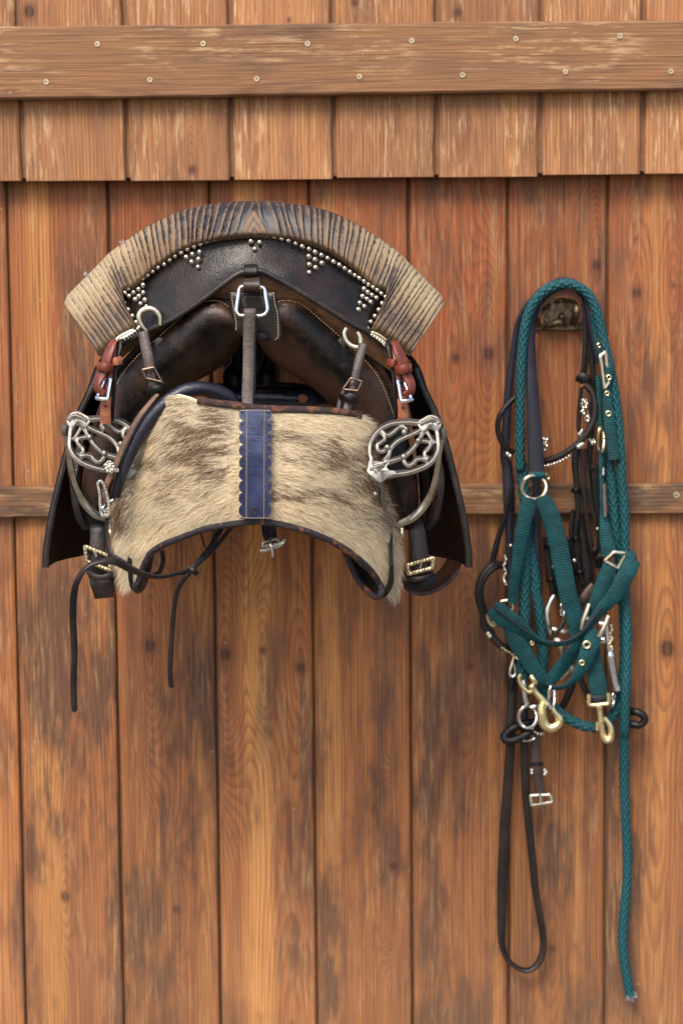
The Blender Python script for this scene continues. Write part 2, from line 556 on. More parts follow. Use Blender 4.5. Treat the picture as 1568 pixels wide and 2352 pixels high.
M = {}
M['wood_low'] = wood('oiled_pine_boards', (0.120, 0.059, 0.033), (0.245, 0.092, 0.037), (0.50, 0.29, 0.135), (0.41, 0.148, 0.042), bleach=0.42)
M['wood_up'] = wood('weathered_pine_boards', (0.17, 0.080, 0.040), (0.33, 0.150, 0.066), (0.66, 0.45, 0.25), (0.43, 0.190, 0.070), bleach=0.62, rough=0.68, nk=1)
M['wood_beam'] = wood('weathered_pine_beam', (0.105, 0.060, 0.036), (0.225, 0.110, 0.052), (0.58, 0.38, 0.20), (0.29, 0.135, 0.055), along='X', bleach=0.62, grain=0.7, rough=0.7, nk=0)
M['wood_gap'] = plain('shadowed_lap_wood', (0.17, 0.078, 0.038), 0.8, 0.4, 60)
M['black'] = leather('black_bridle_leather', (0.0045, 0.0042, 0.0045), (0.010, 0.0075, 0.007), 0.40, spec=0.25)
M['cantle_leather'] = leather('worn_black_cantle_leather', (0.008, 0.0062, 0.0056), (0.028, 0.015, 0.011), 0.36, 0.00020, 0.3, 0.8)
M['panel_leather'] = leather('worn_brown_panel_leather', (0.0045, 0.0033, 0.003), (0.072, 0.034, 0.021), 0.42, 0.00022, 0.25, 0.5, thr=(0.42, 0.66), spec=0.26)
M['flap_leather'] = leather('dark_flap_leather', (0.005, 0.004, 0.004), (0.012, 0.006, 0.005), 0.6, spec=0.12)
M['piping'] = leather('black_piping_leather', (0.014, 0.013, 0.014), (0.045, 0.032, 0.026), 0.36)
M['blueblack'] = leather('blue_black_leather', (0.008, 0.008, 0.016), (0.018, 0.016, 0.027), 0.36, spec=0.4)
M['rim_leather'] = leather('rubbed_brown_lining', (0.055, 0.028, 0.014), (0.19, 0.095, 0.045), 0.5)
M['brown'] = leather('brown_strap_leather', (0.026, 0.015, 0.012), (0.062, 0.033, 0.025), 0.45, crease=0.4, spec=0.4)
M['dkbrown'] = leather('dark_brown_strap_leather', (0.008, 0.0056, 0.0052), (0.024, 0.0135, 0.011), 0.40, crease=0.3, spec=0.28)
M['girth'] = leather('oxblood_girth_leather', (0.018, 0.009, 0.008), (0.045, 0.018, 0.013), 0.34, spec=0.4)
M['tan_edge'] = leather('tan_rein_leather', (0.07, 0.038, 0.024), (0.21, 0.115, 0.068), 0.5)
M['red'] = leather('chestnut_strap_leather', (0.10, 0.022, 0.014), (0.22, 0.050, 0.026), 0.33, crease=0.25)
M['redlight'] = leather('light_chestnut_leather', (0.26, 0.085, 0.045), (0.42, 0.17, 0.095), 0.42, crease=0.5)
M['grey_strap'] = leather('greyed_strap_leather', (0.045, 0.034, 0.028), (0.095, 0.072, 0.060), 0.5, 0.0003, crease=0.6)
M['blue_band'] = leather('blue_black_band_leather', (0.014, 0.020, 0.055), (0.045, 0.058, 0.118), 0.36, crease=0.35)
M['binding'] = leather('cracked_binding_leather', (0.016, 0.013, 0.018), (0.24, 0.080, 0.030), 0.40, 0.0005, 0.22, 2.2, thr=(0.56, 0.66))
M['binding_top'] = leather('rubbed_binding_leather', (0.035, 0.019, 0.017), (0.22, 0.085, 0.040), 0.45, 0.0006, 0.4, 2.2, thr=(0.50, 0.64))
M['lining'] = plain('dark_felt_lining', (0.014, 0.012, 0.011), 0.9, 0.4, 300, 0.0006, 0.1)
M['button'] = leather('black_leather_button', (0.012, 0.010, 0.010), (0.035, 0.028, 0.026), 0.42)
M['stitch'] = plain('waxed_stitching', (0.42, 0.30, 0.17), 0.8, 0.3, 400)
M['nickel'] = metal('worn_nickel', (0.25, 0.23, 0.205), 0.50, (0.14, 0.12, 0.09), 0.7)
M['arm'] = metal('polished_nickel', (0.40, 0.365, 0.30), 0.22, (0.24, 0.19, 0.12), 0.7)
M['steel'] = metal('bright_steel', (0.62, 0.61, 0.60), 0.18, (0.36, 0.34, 0.30), 0.5)
M['silver'] = metal('cast_silver', (0.56, 0.53, 0.45), 0.30, (0.24, 0.20, 0.13), 0.7, 0.0006)
M['brass'] = metal('bright_brass', (0.72, 0.61, 0.34), 0.24, (0.46, 0.37, 0.19), 0.5)
M['oldbrass'] = metal('aged_brass', (0.58, 0.49, 0.30), 0.34, (0.22, 0.17, 0.10), 0.6, 0.0004)
M['bronze'] = metal('dull_bronze', (0.20, 0.155, 0.10), 0.48, (0.06, 0.045, 0.03), 0.9, 0.0008, (0.35, 0.6))
M['studmetal'] = metal('aged_stud_nickel', (0.58, 0.52, 0.43), 0.24, (0.34, 0.22, 0.13), 0.7)
M['whitestud'] = metal('pale_stud_nickel', (0.86, 0.86, 0.84), 0.28)
M['bone'] = metal('cream_worn_ring', (0.66, 0.60, 0.47), 0.34, (0.50, 0.42, 0.26), 0.5)
M['darkmetal'] = metal('browned_buckle', (0.16, 0.11, 0.085), 0.42, (0.07, 0.045, 0.035), 0.6)
M['screw'] = metal('zinc_screw', (0.60, 0.51, 0.36), 0.40, (0.30, 0.23, 0.14), 0.7)
M['ironpaint'] = leather('chipped_dark_paint', (0.008, 0.010, 0.018), (0.016, 0.016, 0.022), 0.24, 0.0002, 0.1)
M['rust'] = plain('rust_patch', (0.20, 0.075, 0.045), 0.8, 0.3, 300)
M['teal_web'] = webbing('teal_nylon_webbing', (0.0028, 0.029, 0.034), (0.004, 0.047, 0.053))
M['teal_rope'] = plain('teal_braided_rope', (0.0036, 0.052, 0.060), 0.6, 0.35, 500, 0.0, 0.3)
M['fray'] = plain('frayed_fibres', (0.36, 0.38, 0.40), 0.8, 0.2, 300)
M['navy'] = leather('navy_padding', (0.006, 0.006, 0.013), (0.012, 0.011, 0.021), 0.55, spec=0.3)
M['felt'] = plain('faded_red_felt', (0.20, 0.10, 0.075), 0.95, 0.25, 500, 0.0005, 0.1)
M['ground'] = plain('pale_gravel', (0.18, 0.16, 0.13), 0.9, 0.2, 8)

# ------------------------------------------------------------------ ground and timber wall
g = MB()
g.add([(-9, -14, 0), (9, -14, 0), (9, 0.3, 0), (-9, 0.3, 0)], [(0, 1, 2, 3)])
ground = setp(g.build('ground', M['ground'], None, smooth=0), kind='structure')

wall = thing('timber_wall', 'weathered brown timber wall of vertical planks behind the hanging tack', 'wall', (0, 0.0, 0))

def plank_box(x0, x1, z0, z1, d0, d1, bev, bow=0.0, seed=0):
    """board with chamfered front edges; corners may be given per end (x0 = (bottom, top))"""
    r = random.Random(seed)
    mb = MB()
    (xl0, xl1), (xr0, xr1) = x0, x1
    n = 14
    G = []
    for i in range(n + 1):
        t = i / n
        z = z0 + (z1 - z0) * t
        j = 0.0006
        l = xl0 + (xl1 - xl0) * t + r.uniform(-j, j)
        q = xr0 + (xr1 - xr0) * t + r.uniform(-j, j)
        w = r.uniform(-0.0004, 0.0004)
        G.append([(l, -d0, z), (l, -d1 + bev, z), (l + bev, -d1 - w, z), (l + (q - l) * .33, -d1 - bow - w, z), (l + (q - l) * .67, -d1 - bow - w, z), (q - bev, -d1 - w, z), (q, -d1 + bev, z), (q, -d0, z)])
    b = mb.grid(np.array(G), cv=True)
    mb.f.append([b + j for j in reversed(range(8))] [::-1])
    mb.f.append([b + n * 8 + j for j in range(8)][::-1])
    return mb

def make_plank(name, mb, mat, knots, weather, origin, tone=1.0, honey=(0, .01, 0), sheltered=0.0):
    o = mb.build(name, mat, wall, smooth=25, origin=origin)
    me = o.data
    bm = bmesh.new(); bm.from_mesh(me); bmesh.ops.recalc_face_normals(bm, faces=bm.faces); bm.to_mesh(me); bm.free()
    kk = []
    for i in range(3):
        if i < len(knots):
            p = at(knots[i][0], knots[i][1], 0.0 if mat is M['wood_low'] else 0.035)
            v = (p.x - origin[0], p.z - origin[2], knots[i][2] * mpp(0.0))
        else:
            v = (50.0, 50.0, 0.001)
        o['knot%d' % (i + 1)] = v
    o['weather'] = float(weather)
    o['tone'] = float(tone); o['honey'] = tuple(float(v) for v in honey); o['sheltered'] = float(sheltered)
    return o

# backing boards seen in the gaps
bk = MB()
pts = [at(-90, -80, 0), at(1660, 2440, 0)]
bk.add([(-0.72, 0.012, 0.15), (0.72, 0.012, 0.15), (0.72, 0.012, 2.25), (-0.72, 0.012, 2.25)], [(0, 1, 2, 3)])
bk.add([(-0.72, 0.045, 0.15), (0.72, 0.045, 0.15), (0.72, 0.045, 2.25), (-0.72, 0.045, 2.25)], [(3, 2, 1, 0)])
bk.build('backing_board', M['wood_gap'], wall, smooth=0)

zt_low = at(780, 405, 0.0).z + 0.03
z_bot = at(780, 2440, 0.0).z - 0.12
# where the gaps between the long boards stand at the top and bottom of the photograph
top_x = [-218, 15, 247, 480, 708, 937, 1165, 1395, 1628]
bot_x = [-165, 60, 285, 508, 728, 948, 1168, 1388, 1612]
knotmap = {0: [], 1: [(150, 2060, 8)], 2: [(345, 1483, 17), (405, 2090, 9)], 3: [(517, 1503, 17), (603, 1494, 9), (690, 1533, 13)],
           4: [(905, 1990, 9)], 5: [(1046, 822, 12), (1122, 812, 14), (1080, 1530, 12)], 6: [(1370, 608, 11), (1268, 2180, 13)], 7: [(1462, 672, 15), (1546, 655, 9), (1532, 1490, 14)]}
weathers = [0.40, 0.62, 0.50, 0.32, 0.50, 0.60, 0.68, 0.62]
tones = [0.89, 0.77, 0.68, 0.87, 0.79, 0.73, 0.65, 0.76]
honeys = [(0.02, .03, .5), (-0.035, .026, .7), (0.055, .014, .5), (-0.012, .024, .95), (-0.05, .020, .7), (0.05, .010, .35), (0.035, .008, .5), (0.0, .02, .4)]
shelters = [0.2, 0.5, 0.9, 0.8, 1.0, 1.0, 0.7, 0.6]
for i in range(8):
    xl = (at(bot_x[i], 2352, 0).x, at(top_x[i], 420, 0).x)
    xr = (at(bot_x[i + 1], 2352, 0).x, at(top_x[i + 1], 420, 0).x)
    gp = 0.0020
    mb = plank_box((xl[0] + gp, xl[1] + gp), (xr[0] - gp, xr[1] - gp), z_bot, zt_low, -0.010, 0.0, 0.0026, 0.0004, i)
    org = ((xl[0] + xr[0]) / 2, 0.0, 1.2)
    make_plank('plank', mb, M['wood_low'], knotmap[i], weathers[i], org, tones[i], honeys[i], shelters[i])

# upper, thicker boards that overlap the long ones
ux_t = [-205, 36, 283, 526, 764, 1003, 1243, 1480, 1722]
ux_b = [-188, 54, 294, 533, 768, 1003, 1240, 1475, 1712]
yb = [415, 414, 413, 411, 409, 406, 402, 398, 394]
uk = {1: [(68, 25, 12)], 2: [(440, 390, 9)], 3: [(664, 45, 6)], 4: [(815, 5, 7)], 5: [(1050, 28, 11)]}
for i in range(8):
    xl = (at(ux_b[i], 410, .035).x, at(ux_t[i], 0, .035).x)
    xr = (at(ux_b[i + 1], 410, .035).x, at(ux_t[i + 1], 0, .035).x)
    zb = at(780, 0.5 * (yb[i] + yb[i + 1]) + 0.0082 * (0.5 * (ux_b[i] + ux_b[i + 1]) - 780), .035).z
    gp = 0.0036
    mb = plank_box((xl[0] + gp, xl[1] + gp), (xr[0] - gp, xr[1] - gp), zb + random.uniform(-.001, .001), at(780, -120, .035).z, 0.0, 0.035, 0.003, 0.0003, 40 + i)
    org = ((xl[0] + xr[0]) / 2, -0.035, zb + 0.15)
    make_plank('plank', mb, M['wood_up'], uk.get(i, []), 0.28, org, random.uniform(.76, .94), (random.uniform(-.05, .05), random.uniform(.006, .02), random.uniform(0, .7)), 0.0)
# lap strips behind the wide gaps of the upper boards
lap = MB()
for i in range(1, 8):
    a, b = at(ux_b[i], 410, .02), at(ux_t[i], 0, .02)
    zb = at(780, yb[i] + 0.0082 * (ux_b[i] - 780), .035).z + 0.004
    zt = b.z + 0.08
    G = np.array([[(a.x - .007, -.026, zb), (a.x + .007, -.026, zb)], [(b.x - .007, -.026, zt), (b.x + .007, -.026, zt)]])
    lap.slab(np.transpose(G, (1, 0, 2)), 0.006)
lap.build('lap_strip', M['wood_gap'], wall, smooth=0)

def bar_board(name, corners, dback, mat, weather, bev=0.003):
    """horizontal board from four front corners (tl, tr, br, bl)"""
    tl, tr, br, bl = [np.array(tuple(c)) for c in corners]
    mb = MB()
    n = 24
    G = []
    r = random.Random(5)
    for i in range(n + 1):
        t = i / n
        top, bot = tl + (tr - tl) * t, bl + (br - bl) * t
        top[2] += r.uniform(-.0004, .0004); bot[2] += r.uniform(-.0005, .0005)
        fy = top[1]
        up = np.array([0, 0, 1.0])
        G.append([(top[0], -dback, top[2]), (top[0], fy + bev, top[2]), (top[0], fy, top[2] - bev), (top[0], fy - .0004, (top[2] + bot[2]) / 2), (bot[0], fy, bot[2] + bev), (bot[0], fy + bev, bot[2]), (bot[0], -dback, bot[2])])
    mb.grid(np.array(G), cv=True)
    org = (tl + br) / 2
    o = mb.build(name, mat, wall, smooth=25, origin=org)
    bm = bmesh.new(); bm.from_mesh(o.data); bmesh.ops.recalc_face_normals(bm, faces=bm.faces); bm.to_mesh(o.data); bm.free()
    for i in (1, 2, 3): o['knot%d' % i] = (50.0, 50.0, 0.001)
    o['weather'] = float(weather)
    o['tone'] = 0.80; o['honey'] = (0.0, .01, 0.0); o['sheltered'] = 0.0
    return o

beam = bar_board('beam', [at(-110, 61, .062), at(1680, 43, .062), at(1680, 203, .062), at(-110, 229, .062)], 0.0353, M['wood_beam'], 0.5)
rail = bar_board('rail', [at(-110, 1119, .017), at(1680, 1110, .017), at(1680, 1180, .017), at(-110, 1191, .017)], 0.001, M['wood_beam'], 0.95, 0.0025)
rail['tone'] = 0.68

def make_screw():
    bm = bmesh.new()
    R, a, b = 0.0042, 0.0006, 0.0024
    circ = [bm.verts.new((R * .86 * math.cos(t), -0.0006, R * .86 * math.sin(t))) for t in np.linspace(0, 2 * math.pi, 20, endpoint=False)]
    rim = [bm.verts.new((R * math.cos(t), 0.0004, R * math.sin(t))) for t in np.linspace(0, 2 * math.pi, 20, endpoint=False)]
    cr = [(b, a), (a, a), (a, b), (-a, b), (-a, a), (-b, a), (-b, -a), (-a, -a), (-a, -b), (a, -b), (a, -a), (b, -a)]
    cv = [bm.verts.new((x, -0.0006, z)) for x, z in cr]
    cb = [bm.verts.new((x * .7, 0.0016, z * .7)) for x, z in cr]
    es = []
    for L in (circ, cv):
        for i in range(len(L)):
            es.append(bm.edges.new((L[i], L[(i + 1) % len(L)])))
    bmesh.ops.triangle_fill(bm, use_beauty=True, edges=es)
    for i in range(20):
        bm.faces.new((circ[i], circ[(i + 1) % 20], rim[(i + 1) % 20], rim[i]))
    for i in range(12):
        bm.faces.new((cv[i], cv[(i + 1) % 12], cb[(i + 1) % 12], cb[i]))
    bm.faces.new(cb)
    bmesh.ops.recalc_face_normals(bm, faces=bm.faces)
    me = bpy.data.meshes.new('screw'); bm.to_mesh(me); bm.free()
    me.materials.append(M['screw'])
    return bpy.data.objects.new('screw', me)

screw0 = make_screw()
first = True
for (x, y) in [(223, 100), (466, 99), (706, 99), (945, 92), (1184, 88), (1423, 81), (106, 187), (344, 182), (589, 180), (825, 175), (1062, 171), (1298, 164), (1540, 163)]:
    p = at(x, y, .0633)
    place(screw0, beam, p, (0, random.uniform(0, 3), 0))
place(screw0, rail, at(1553, 1137, .0182), (0, .4, 0), 1.2)
# ------------------------------------------------------------------ saddle
saddle = thing('saddle', 'dark leather saddle with ribbed studded cantle on the wall rack', 'saddle', at(584, 900, 0.25))

def dc(x, y):
    """how far the back of the cantle stands off the wall"""
    return 0.462 - 0.10 * ((x - 584) / 440.0) ** 2 + (y - 620) / 600.0 * 0.035

# --- ribbed cantle roll: pairs outer edge -> inner edge, left half, then mirrored
half = [((142, 690), (228, 818)), ((161, 671), (250, 803)), ((180, 652), (271, 789)), ((200, 632), (293, 774)), ((219, 613), (316, 759)),
        ((229, 603), (302, 727)), ((239, 592), (289, 697)), ((250, 581), (284, 668)), ((272, 564), (304, 650)),
        ((300, 544), (328, 629)), ((335, 521), (354, 606)), ((392, 492), (402, 574)), ((440, 476), (440, 557)),
        ((482, 468), (473, 548)), ((534, 462), (517, 539))]
pairs = half + [((584, 461), (584, 535))] + [((1168 - a[0], a[1] + (0)), (1168 - b[0], b[1])) for a, b in reversed(half)]
O = np.array([p[0] for p in pairs], float); I = np.array([p[1] for p in pairs], float)
for q in range(7, len(pairs) - 7):
    I[q] = O[q] + (I[q] - O[q]) * (1.16 if q not in (7, len(pairs) - 8) else 1.04)
cu = np.concatenate([[0], np.cumsum(np.linalg.norm(np.diff(O, axis=0), axis=1))])
NU, NV = 840, 36
su = np.linspace(0, cu[-1], NU)
def cr_interp(P):
    fine = []
    Q = np.vstack([2 * P[0] - P[1], P, 2 * P[-1] - P[-2]])
    for s in su:
        i = min(len(P) - 2, int(np.searchsorted(cu, s, 'right') - 1))
        t = (s - cu[i]) / (cu[i + 1] - cu[i])
        p0, p1, p2, p3 = Q[i], Q[i + 1], Q[i + 2], Q[i + 3]
        # gentle blend between straight and spline
        c = 0.5 * (2 * p1 + (p2 - p0) * t + (2 * p0 - 5 * p1 + 4 * p2 - p3) * t * t + (3 * p1 - p0 - 3 * p2 + p3) * t ** 3)
        fine.append(c)
    return np.array(fine)
Of, If = cr_interp(O), cr_interp(I)
mid = cu[-1] / 2
e = np.abs(su - mid) / mid                      # 0 centre .. 1 ends
# rib phase: wide ribs in the middle, narrow towards the ends
spacing = 19.0 - 7.0 * np.clip(e * 1.25, 0, 1)
phase = np.concatenate([[0], np.cumsum(np.diff(su) / spacing[:-1])])
phase -= phase[NU // 2]
rj = np.random.default_rng(11)
phase = phase + 0.16 * np.interp(phase, np.arange(-50, 51), rj.uniform(-1, 1, 101))
rib_h = np.interp(phase, np.arange(-50, 51) , rj.uniform(.6, 1.15, 101))
G = np.zeros((NU, NV, 3)); A_rib = np.zeros((NU, NV)); A_e = np.zeros((NU, NV)); A_v = np.zeros((NU, NV)); A_em = np.zeros((NU, NV))
vv = np.linspace(0, 1, NV)
f_lat = np.sin(vv * math.pi * 0.64)
f_dep = np.cos(vv * math.pi * 0.64) - 1
def seg_d(px, py, ax, ay, bx, by):
    t = np.clip(((px - ax) * (bx - ax) + (py - ay) * (by - ay)) / ((bx - ax) ** 2 + (by - ay) ** 2), 0, 1)
    return np.hypot(px - ax - t * (bx - ax), py - ay - t * (by - ay))
for i in range(NU):
    k = vv * 1.0
    X = If[i, 0] + (Of[i, 0] - If[i, 0]) * f_lat
    rnd = 1 - 0.06 * max(0.0, 1 - min(su[i], cu[-1] - su[i]) / 24.0) ** 2.2
    X = If[i, 0] + (Of[i, 0] - If[i, 0]) * f_lat * rnd
    Y = If[i, 1] + (Of[i, 1] - If[i, 1]) * f_lat * rnd
    sgn = 1 if su[i] > mid else -1
    # ribs lean a little: shift the phase along the rib
    ph = phase[i] + 1.0 * sgn * (vv - 0.5) * max(0, 1 - e[i] * 1.4) + 0.10 * math.sin(phase[i] * 2.3) + 0.05 * np.sin(vv * 9 + phase[i]) + (0.16 - 0.10 * e[i]) * np.sin(vv * 4.1 + phase[i] * .83) * math.sin(phase[i] * .61 + 1) + 0.05 * np.sin(vv * 7.3 - phase[i] * 1.7)
    fr = ph - np.floor(ph)
    prof = np.clip(np.minimum(fr / 0.72, (1 - fr) / 0.28), 0, 1)     # long slope, steep edge
    ridge = prof ** 0.55
    # the plain triangle with its emblem in the middle
    em = np.minimum(np.minimum(seg_d(X, Y, 583, 488, 562, 530), seg_d(X, Y, 583, 488, 608, 530)), np.minimum(seg_d(X, Y, 584, 512, 574, 532), seg_d(X, Y, 584, 512, 596, 532)))
    emz = np.clip((np.abs(X - 584) + (Y - 480) * -0.55 - 2) / 12.0, 0, 1)
    emz = np.clip((np.abs(X - 584) - np.clip((Y - 478) * 0.62, 0, 40) - 6) / 5.0, 0, 1)
    emline = np.clip(1.0 - (em - 2.4) / 2.6, 0, 1)
    h = (ridge * emz + (1 - emz) * (0.45 + 0.35 * emline)) * (0.0042 - 0.0014 * e[i]) * rib_h[i]
    fade = np.clip(vv / 0.06, 0, 1)
    dep = dc(X, Y) + 0.018 + 0.040 * f_dep + h * fade - 0.010 * (1 - fade)
    for j in range(NV):
        G[i, j] = tuple(at(X[j], Y[j], dep[j]))
    A_rib[i] = ridge; A_e[i] = e[i]; A_v[i] = vv
    A_em[i] = np.where(emz < 0.5, emline + 0.001, 0)
# close the two ends of the roll
def endcap(row, dd):
    r = row.copy(); r[:, 1] += dd; return r
cx = np.array(tuple(at(584, 900, 0.42)))
G2 = np.concatenate([[endcap(G[0] * 0.99 + cx * 0.01, 0.045)], [endcap(G[0] * 0.998 + cx * 0.002, 0.006)], G, [endcap(G[-1] * 0.998 + cx * 0.002, 0.006)], [endcap(G[-1] * 0.99 + cx * 0.01, 0.045)]])
def ext(a): return np.concatenate([a[:1], a[:1], a, a[-1:], a[-1:]])
t = NT('ribbed_worn_leather')
rib = t.n('Attribute', attribute_name='rib').outputs['Fac']; ee = t.n('Attribute', attribute_name='ends').outputs['Fac']
va = t.n('Attribute', attribute_name='across').outputs['Fac']; em = t.n('Attribute', attribute_name='emblem').outputs['Fac']
oc = t.n('TexCoord').outputs['Object']
n1 = t.noise(oc, 420, 4, 0.7); n2 = t.noise(oc, 60, 4, 0.6); n3 = t.noise(oc, 1100, 2, 0.6)
# hide worn pale on the raised ribs, most of all towards the ends and the outer side
wear = t.m('ADD', t.m('MULTIPLY', ee, 1.05), t.m('MULTIPLY', t.m('SUBTRACT', n2, 0.5), 0.7))
# the lower ends, tucked by the piping, kept their dark dye
lowend = t.m('MULTIPLY', t.m('SUBTRACT', 1.0, t.step(t.m('ADD', va, t.m('MULTIPLY', t.m('SUBTRACT', n2, 0.5), 0.25)), 0.10, 0.50)), t.step(ee, 0.58, 0.72))
wear = t.m('SUBTRACT', wear, t.m('MULTIPLY', lowend, 0.75))
wear = t.m('ADD', wear, t.m('MULTIPLY', t.m('SUBTRACT', n1, 0.5), 0.75))
thr = t.m('SUBTRACT', 0.98, t.m('MULTIPLY', t.step(wear, 0.0, 0.85), 0.53))
brk = t.m('MULTIPLY', t.m('MULTIPLY', t.step(t.noise(oc, 150, 3, 0.7), 0.42, 0.62), 0.5), t.m('MULTIPLY', t.step(ee, 0.3, 0.8), t.m('SUBTRACT', 1.0, lowend)))
m_r = t.step(t.m('ADD', t.m('ADD', t.m('SUBTRACT', rib, thr), brk), t.m('MULTIPLY', t.m('SUBTRACT', n1, 0.5), 1.5)), -0.25, 0.22)
edge = t.m('MULTIPLY', t.m('SUBTRACT', 1.0, t.step(va, 0.02, 0.16)), 0.75)
m_r = t.m('MAXIMUM', m_r, t.m('MULTIPLY', edge, t.step(n1, 0.3, 0.6)))
top = t.m('SUBTRACT', 1.0, t.m('MULTIPLY', t.step(va, 0.60, 0.82), t.m('SUBTRACT', 1.0, t.step(ee, 0.35, 0.75))))
m_r = t.m('MULTIPLY', m_r, top)
m_r = t.m('MAXIMUM', m_r, t.m('MULTIPLY', em, 0.9))
tan = t.mix(t.m('MULTIPLY', t.step(ee, 0.25, 0.8), t.step(va, 0.1, 0.55)), c4(0.18, 0.105, 0.049), c4(0.35, 0.265, 0.155))
tan = t.mix(t.m('MULTIPLY', t.step(n3, 0.45, 0.7), 0.45), tan, c4(0.15, 0.085, 0.045))
dk = t.mix(t.step(n2, 0.4, 0.7), c4(0.011, 0.010, 0.013), c4(0.040, 0.025, 0.019))
dk = t.mix(t.step(ee, 0.4, 0.9), dk, c4(0.045, 0.030, 0.020))
t.put(t.b.inputs['Base Color'], t.mix(m_r, dk, tan))
t.put(t.b.inputs['Roughness'], t.m('ADD', 0.34, t.m('MULTIPLY', m_r, 0.4)))
t.put(t.b.inputs['Normal'], t.bump(t.m('ADD', n1, n3), 0.0006, 0.7))
mb = MB()
mb.grid(G2, flip=True)
cantle_roll = mb.build('cantle_roll', t.mat, saddle, smooth=80, attrs={'rib': ext(A_rib), 'ends': ext(A_e), 'across': ext(A_v), 'emblem': ext(A_em)})
bm = bmesh.new(); bm.from_mesh(cantle_roll.data); bmesh.ops.recalc_face_normals(bm, faces=bm.faces); bm.to_mesh(cantle_roll.data); bm.free()

# --- loose threads on the outer edge
for tx, ty in ((281, 556), (197, 632)):
    mb = MB()
    for k in range(6):
        p = np.array(tuple(at(tx + random.uniform(-4, 4), ty + random.uniform(-4, 5), dc(tx, ty) - .01)))
        q = p + np.array([random.uniform(-.003, .002), random.uniform(-.003, .003), random.uniform(.001, .004)])
        mb.tube([p, (p + q) / 2 + rng.normal(0, .001, 3), q], .0004, 4)
    mb.build('loose_threads', M['fray'], cantle_roll)

# --- smooth leather back of the cantle
up = [zA(640, 1000), zA(600, 918), zA(541, 822), zA(545, 748), zA(641, 665), zA(748, 592), zA(872, 508), zA(1001, 428), zA(1147, 370), zA(1304, 332), zB(80, 303),
      zB(238, 322), zB(387, 370), zB(523, 430), zB(651, 498), zB(766, 570), zB(864, 635), zB(957, 695), zB(1014, 744), zB(990, 790), zB(940, 878), zB(887, 965)]
pipe_l = [(236, 822), (262, 800), (300, 778), (345, 757), (395, 733), (440, 705), (480, 676), (515, 650), (545, 629), (565, 623)]
pipe_r = [(584, 622), (604, 623), (630, 636), (665, 655), (710, 682), (755, 710), (800, 738), (848, 764), (890, 793), (925, 820)]
pipe = pipe_l + pipe_r
pn = 60
U = cat([(p[0], p[1]) for p in up], pn)
Lw = cat([(335, 762)] + [p for p in pipe if 345 <= p[0] <= 848] + [(845, 762)], pn)
rows = 22
G = np.zeros((pn, rows, 3))
for i in range(pn):
    for j in range(rows):
        s = j / (rows - 1) * 1.2 - 0.2
        x, y = U[i] * (1 - s) + Lw[i] * s
        s = max(0.0, s)
        G[i, j] = tuple(at(x, y, dc(x, y) + 0.0095 - 0.007 * math.cos(s * 3.0) + 0.0012 * math.sin(x * .03 + y * .05)))
mb = MB(); mb.slab(G, 0.004)
mb.build('cantle_back', M['cantle_leather'], saddle, smooth=60)

# --- studs
def dome_mesh(name, r, mat, h=0.8):
    mb = MB()
    Gd = []
    for i in range(5):
        a = math.pi / 2 * i / 4
        Gd.append([[r * math.cos(a) * math.cos(q), -r * h * math.sin(a), r * math.cos(a) * math.sin(q)] for q in np.linspace(0, 2 * math.pi, 12, endpoint=False)])
    mb.grid(np.array(Gd), cv=True)
    me = bpy.data.meshes.new(name)
    me.from_pydata(np.vstack(mb.v).tolist(), [], mb.f)
    bm = bmesh.new(); bm.from_mesh(me); bmesh.ops.remove_doubles(bm, verts=bm.verts, dist=1e-6); bmesh.ops.recalc_face_normals(bm, faces=bm.faces); bm.to_mesh(me); bm.free()
    me.polygons.foreach_set('use_smooth', [True] * len(me.polygons)); me.materials.append(mat)
    return bpy.data.objects.new(name, me)

stud0 = dome_mesh('stud', 0.0037, M['studmetal'])
stud_small = dome_mesh('stud', 0.0026, M['whitestud'], 0.9)
A_st = [(545, 748), (573, 713), (607, 690), (641, 665), (677, 642), (712, 620), (748, 592), (787, 562), (832, 540), (872, 508), (911, 480), (955, 455), (1001, 428), (1050, 408), (1097, 390), (1147, 370), (1198, 355), (1251, 340), (1304, 332), (1358, 325), (1413, 320), (1470, 318), (1526, 322),
        (678, 692), (645, 722), (609, 745), (577, 772), (680, 747), (648, 773), (621, 797), (692, 800), (660, 828), (703, 850),
        (541, 822), (570, 872), (600, 918), (628, 965), (648, 1005), (1090, 450), (1037, 465), (992, 487), (1083, 503), (1032, 522), (1079, 560), (1465, 373), (1528, 380), (1492, 428)]
B_st = [(185, 315), (238, 322), (290, 337), (338, 350), (387, 370), (433, 390), (480, 408), (523, 430), (567, 452), (610, 473), (651, 498), (692, 520), (729, 545), (766, 570), (800, 593), (832, 612), (864, 635), (896, 657), (928, 676), (957, 695), (985, 720), (1014, 744),
        (864, 687), (890, 710), (920, 730), (950, 750), (853, 740), (884, 758), (910, 780), (834, 785), (866, 810), (825, 832), (990, 790), (967, 835), (940, 878), (911, 918), (887, 965),
        (478, 460), (522, 483), (570, 508), (482, 517), (526, 540), (482, 573)]
for x, y in [zA(*p) for p in A_st] + [zB(*p) for p in B_st]:
    tilt = -0.45 * (x - 584) / 440.0
    place(stud0, saddle, at(x, y, dc(x, y) + 0.0095 + 0.0015), (random.uniform(-.12, .12), 0, -tilt * 0 + (x - 584) / 440 * 0.5), random.uniform(.92, 1.06))
for x, y in [zA(*p) for p in [(855, 888), (892, 862), (932, 840), (968, 817), (1003, 795), (1185, 684)]] + [zB(*p) for p in [(264, 606), (312, 632), (358, 656), (403, 682), (445, 707), (487, 735), (529, 762), (564, 783), (604, 808), (643, 830), (680, 850), (715, 872)]]:
    place(stud_small, saddle, at(x, y, dc(x, y) + 0.012), (0, 0, (x - 584) / 440 * 0.5))

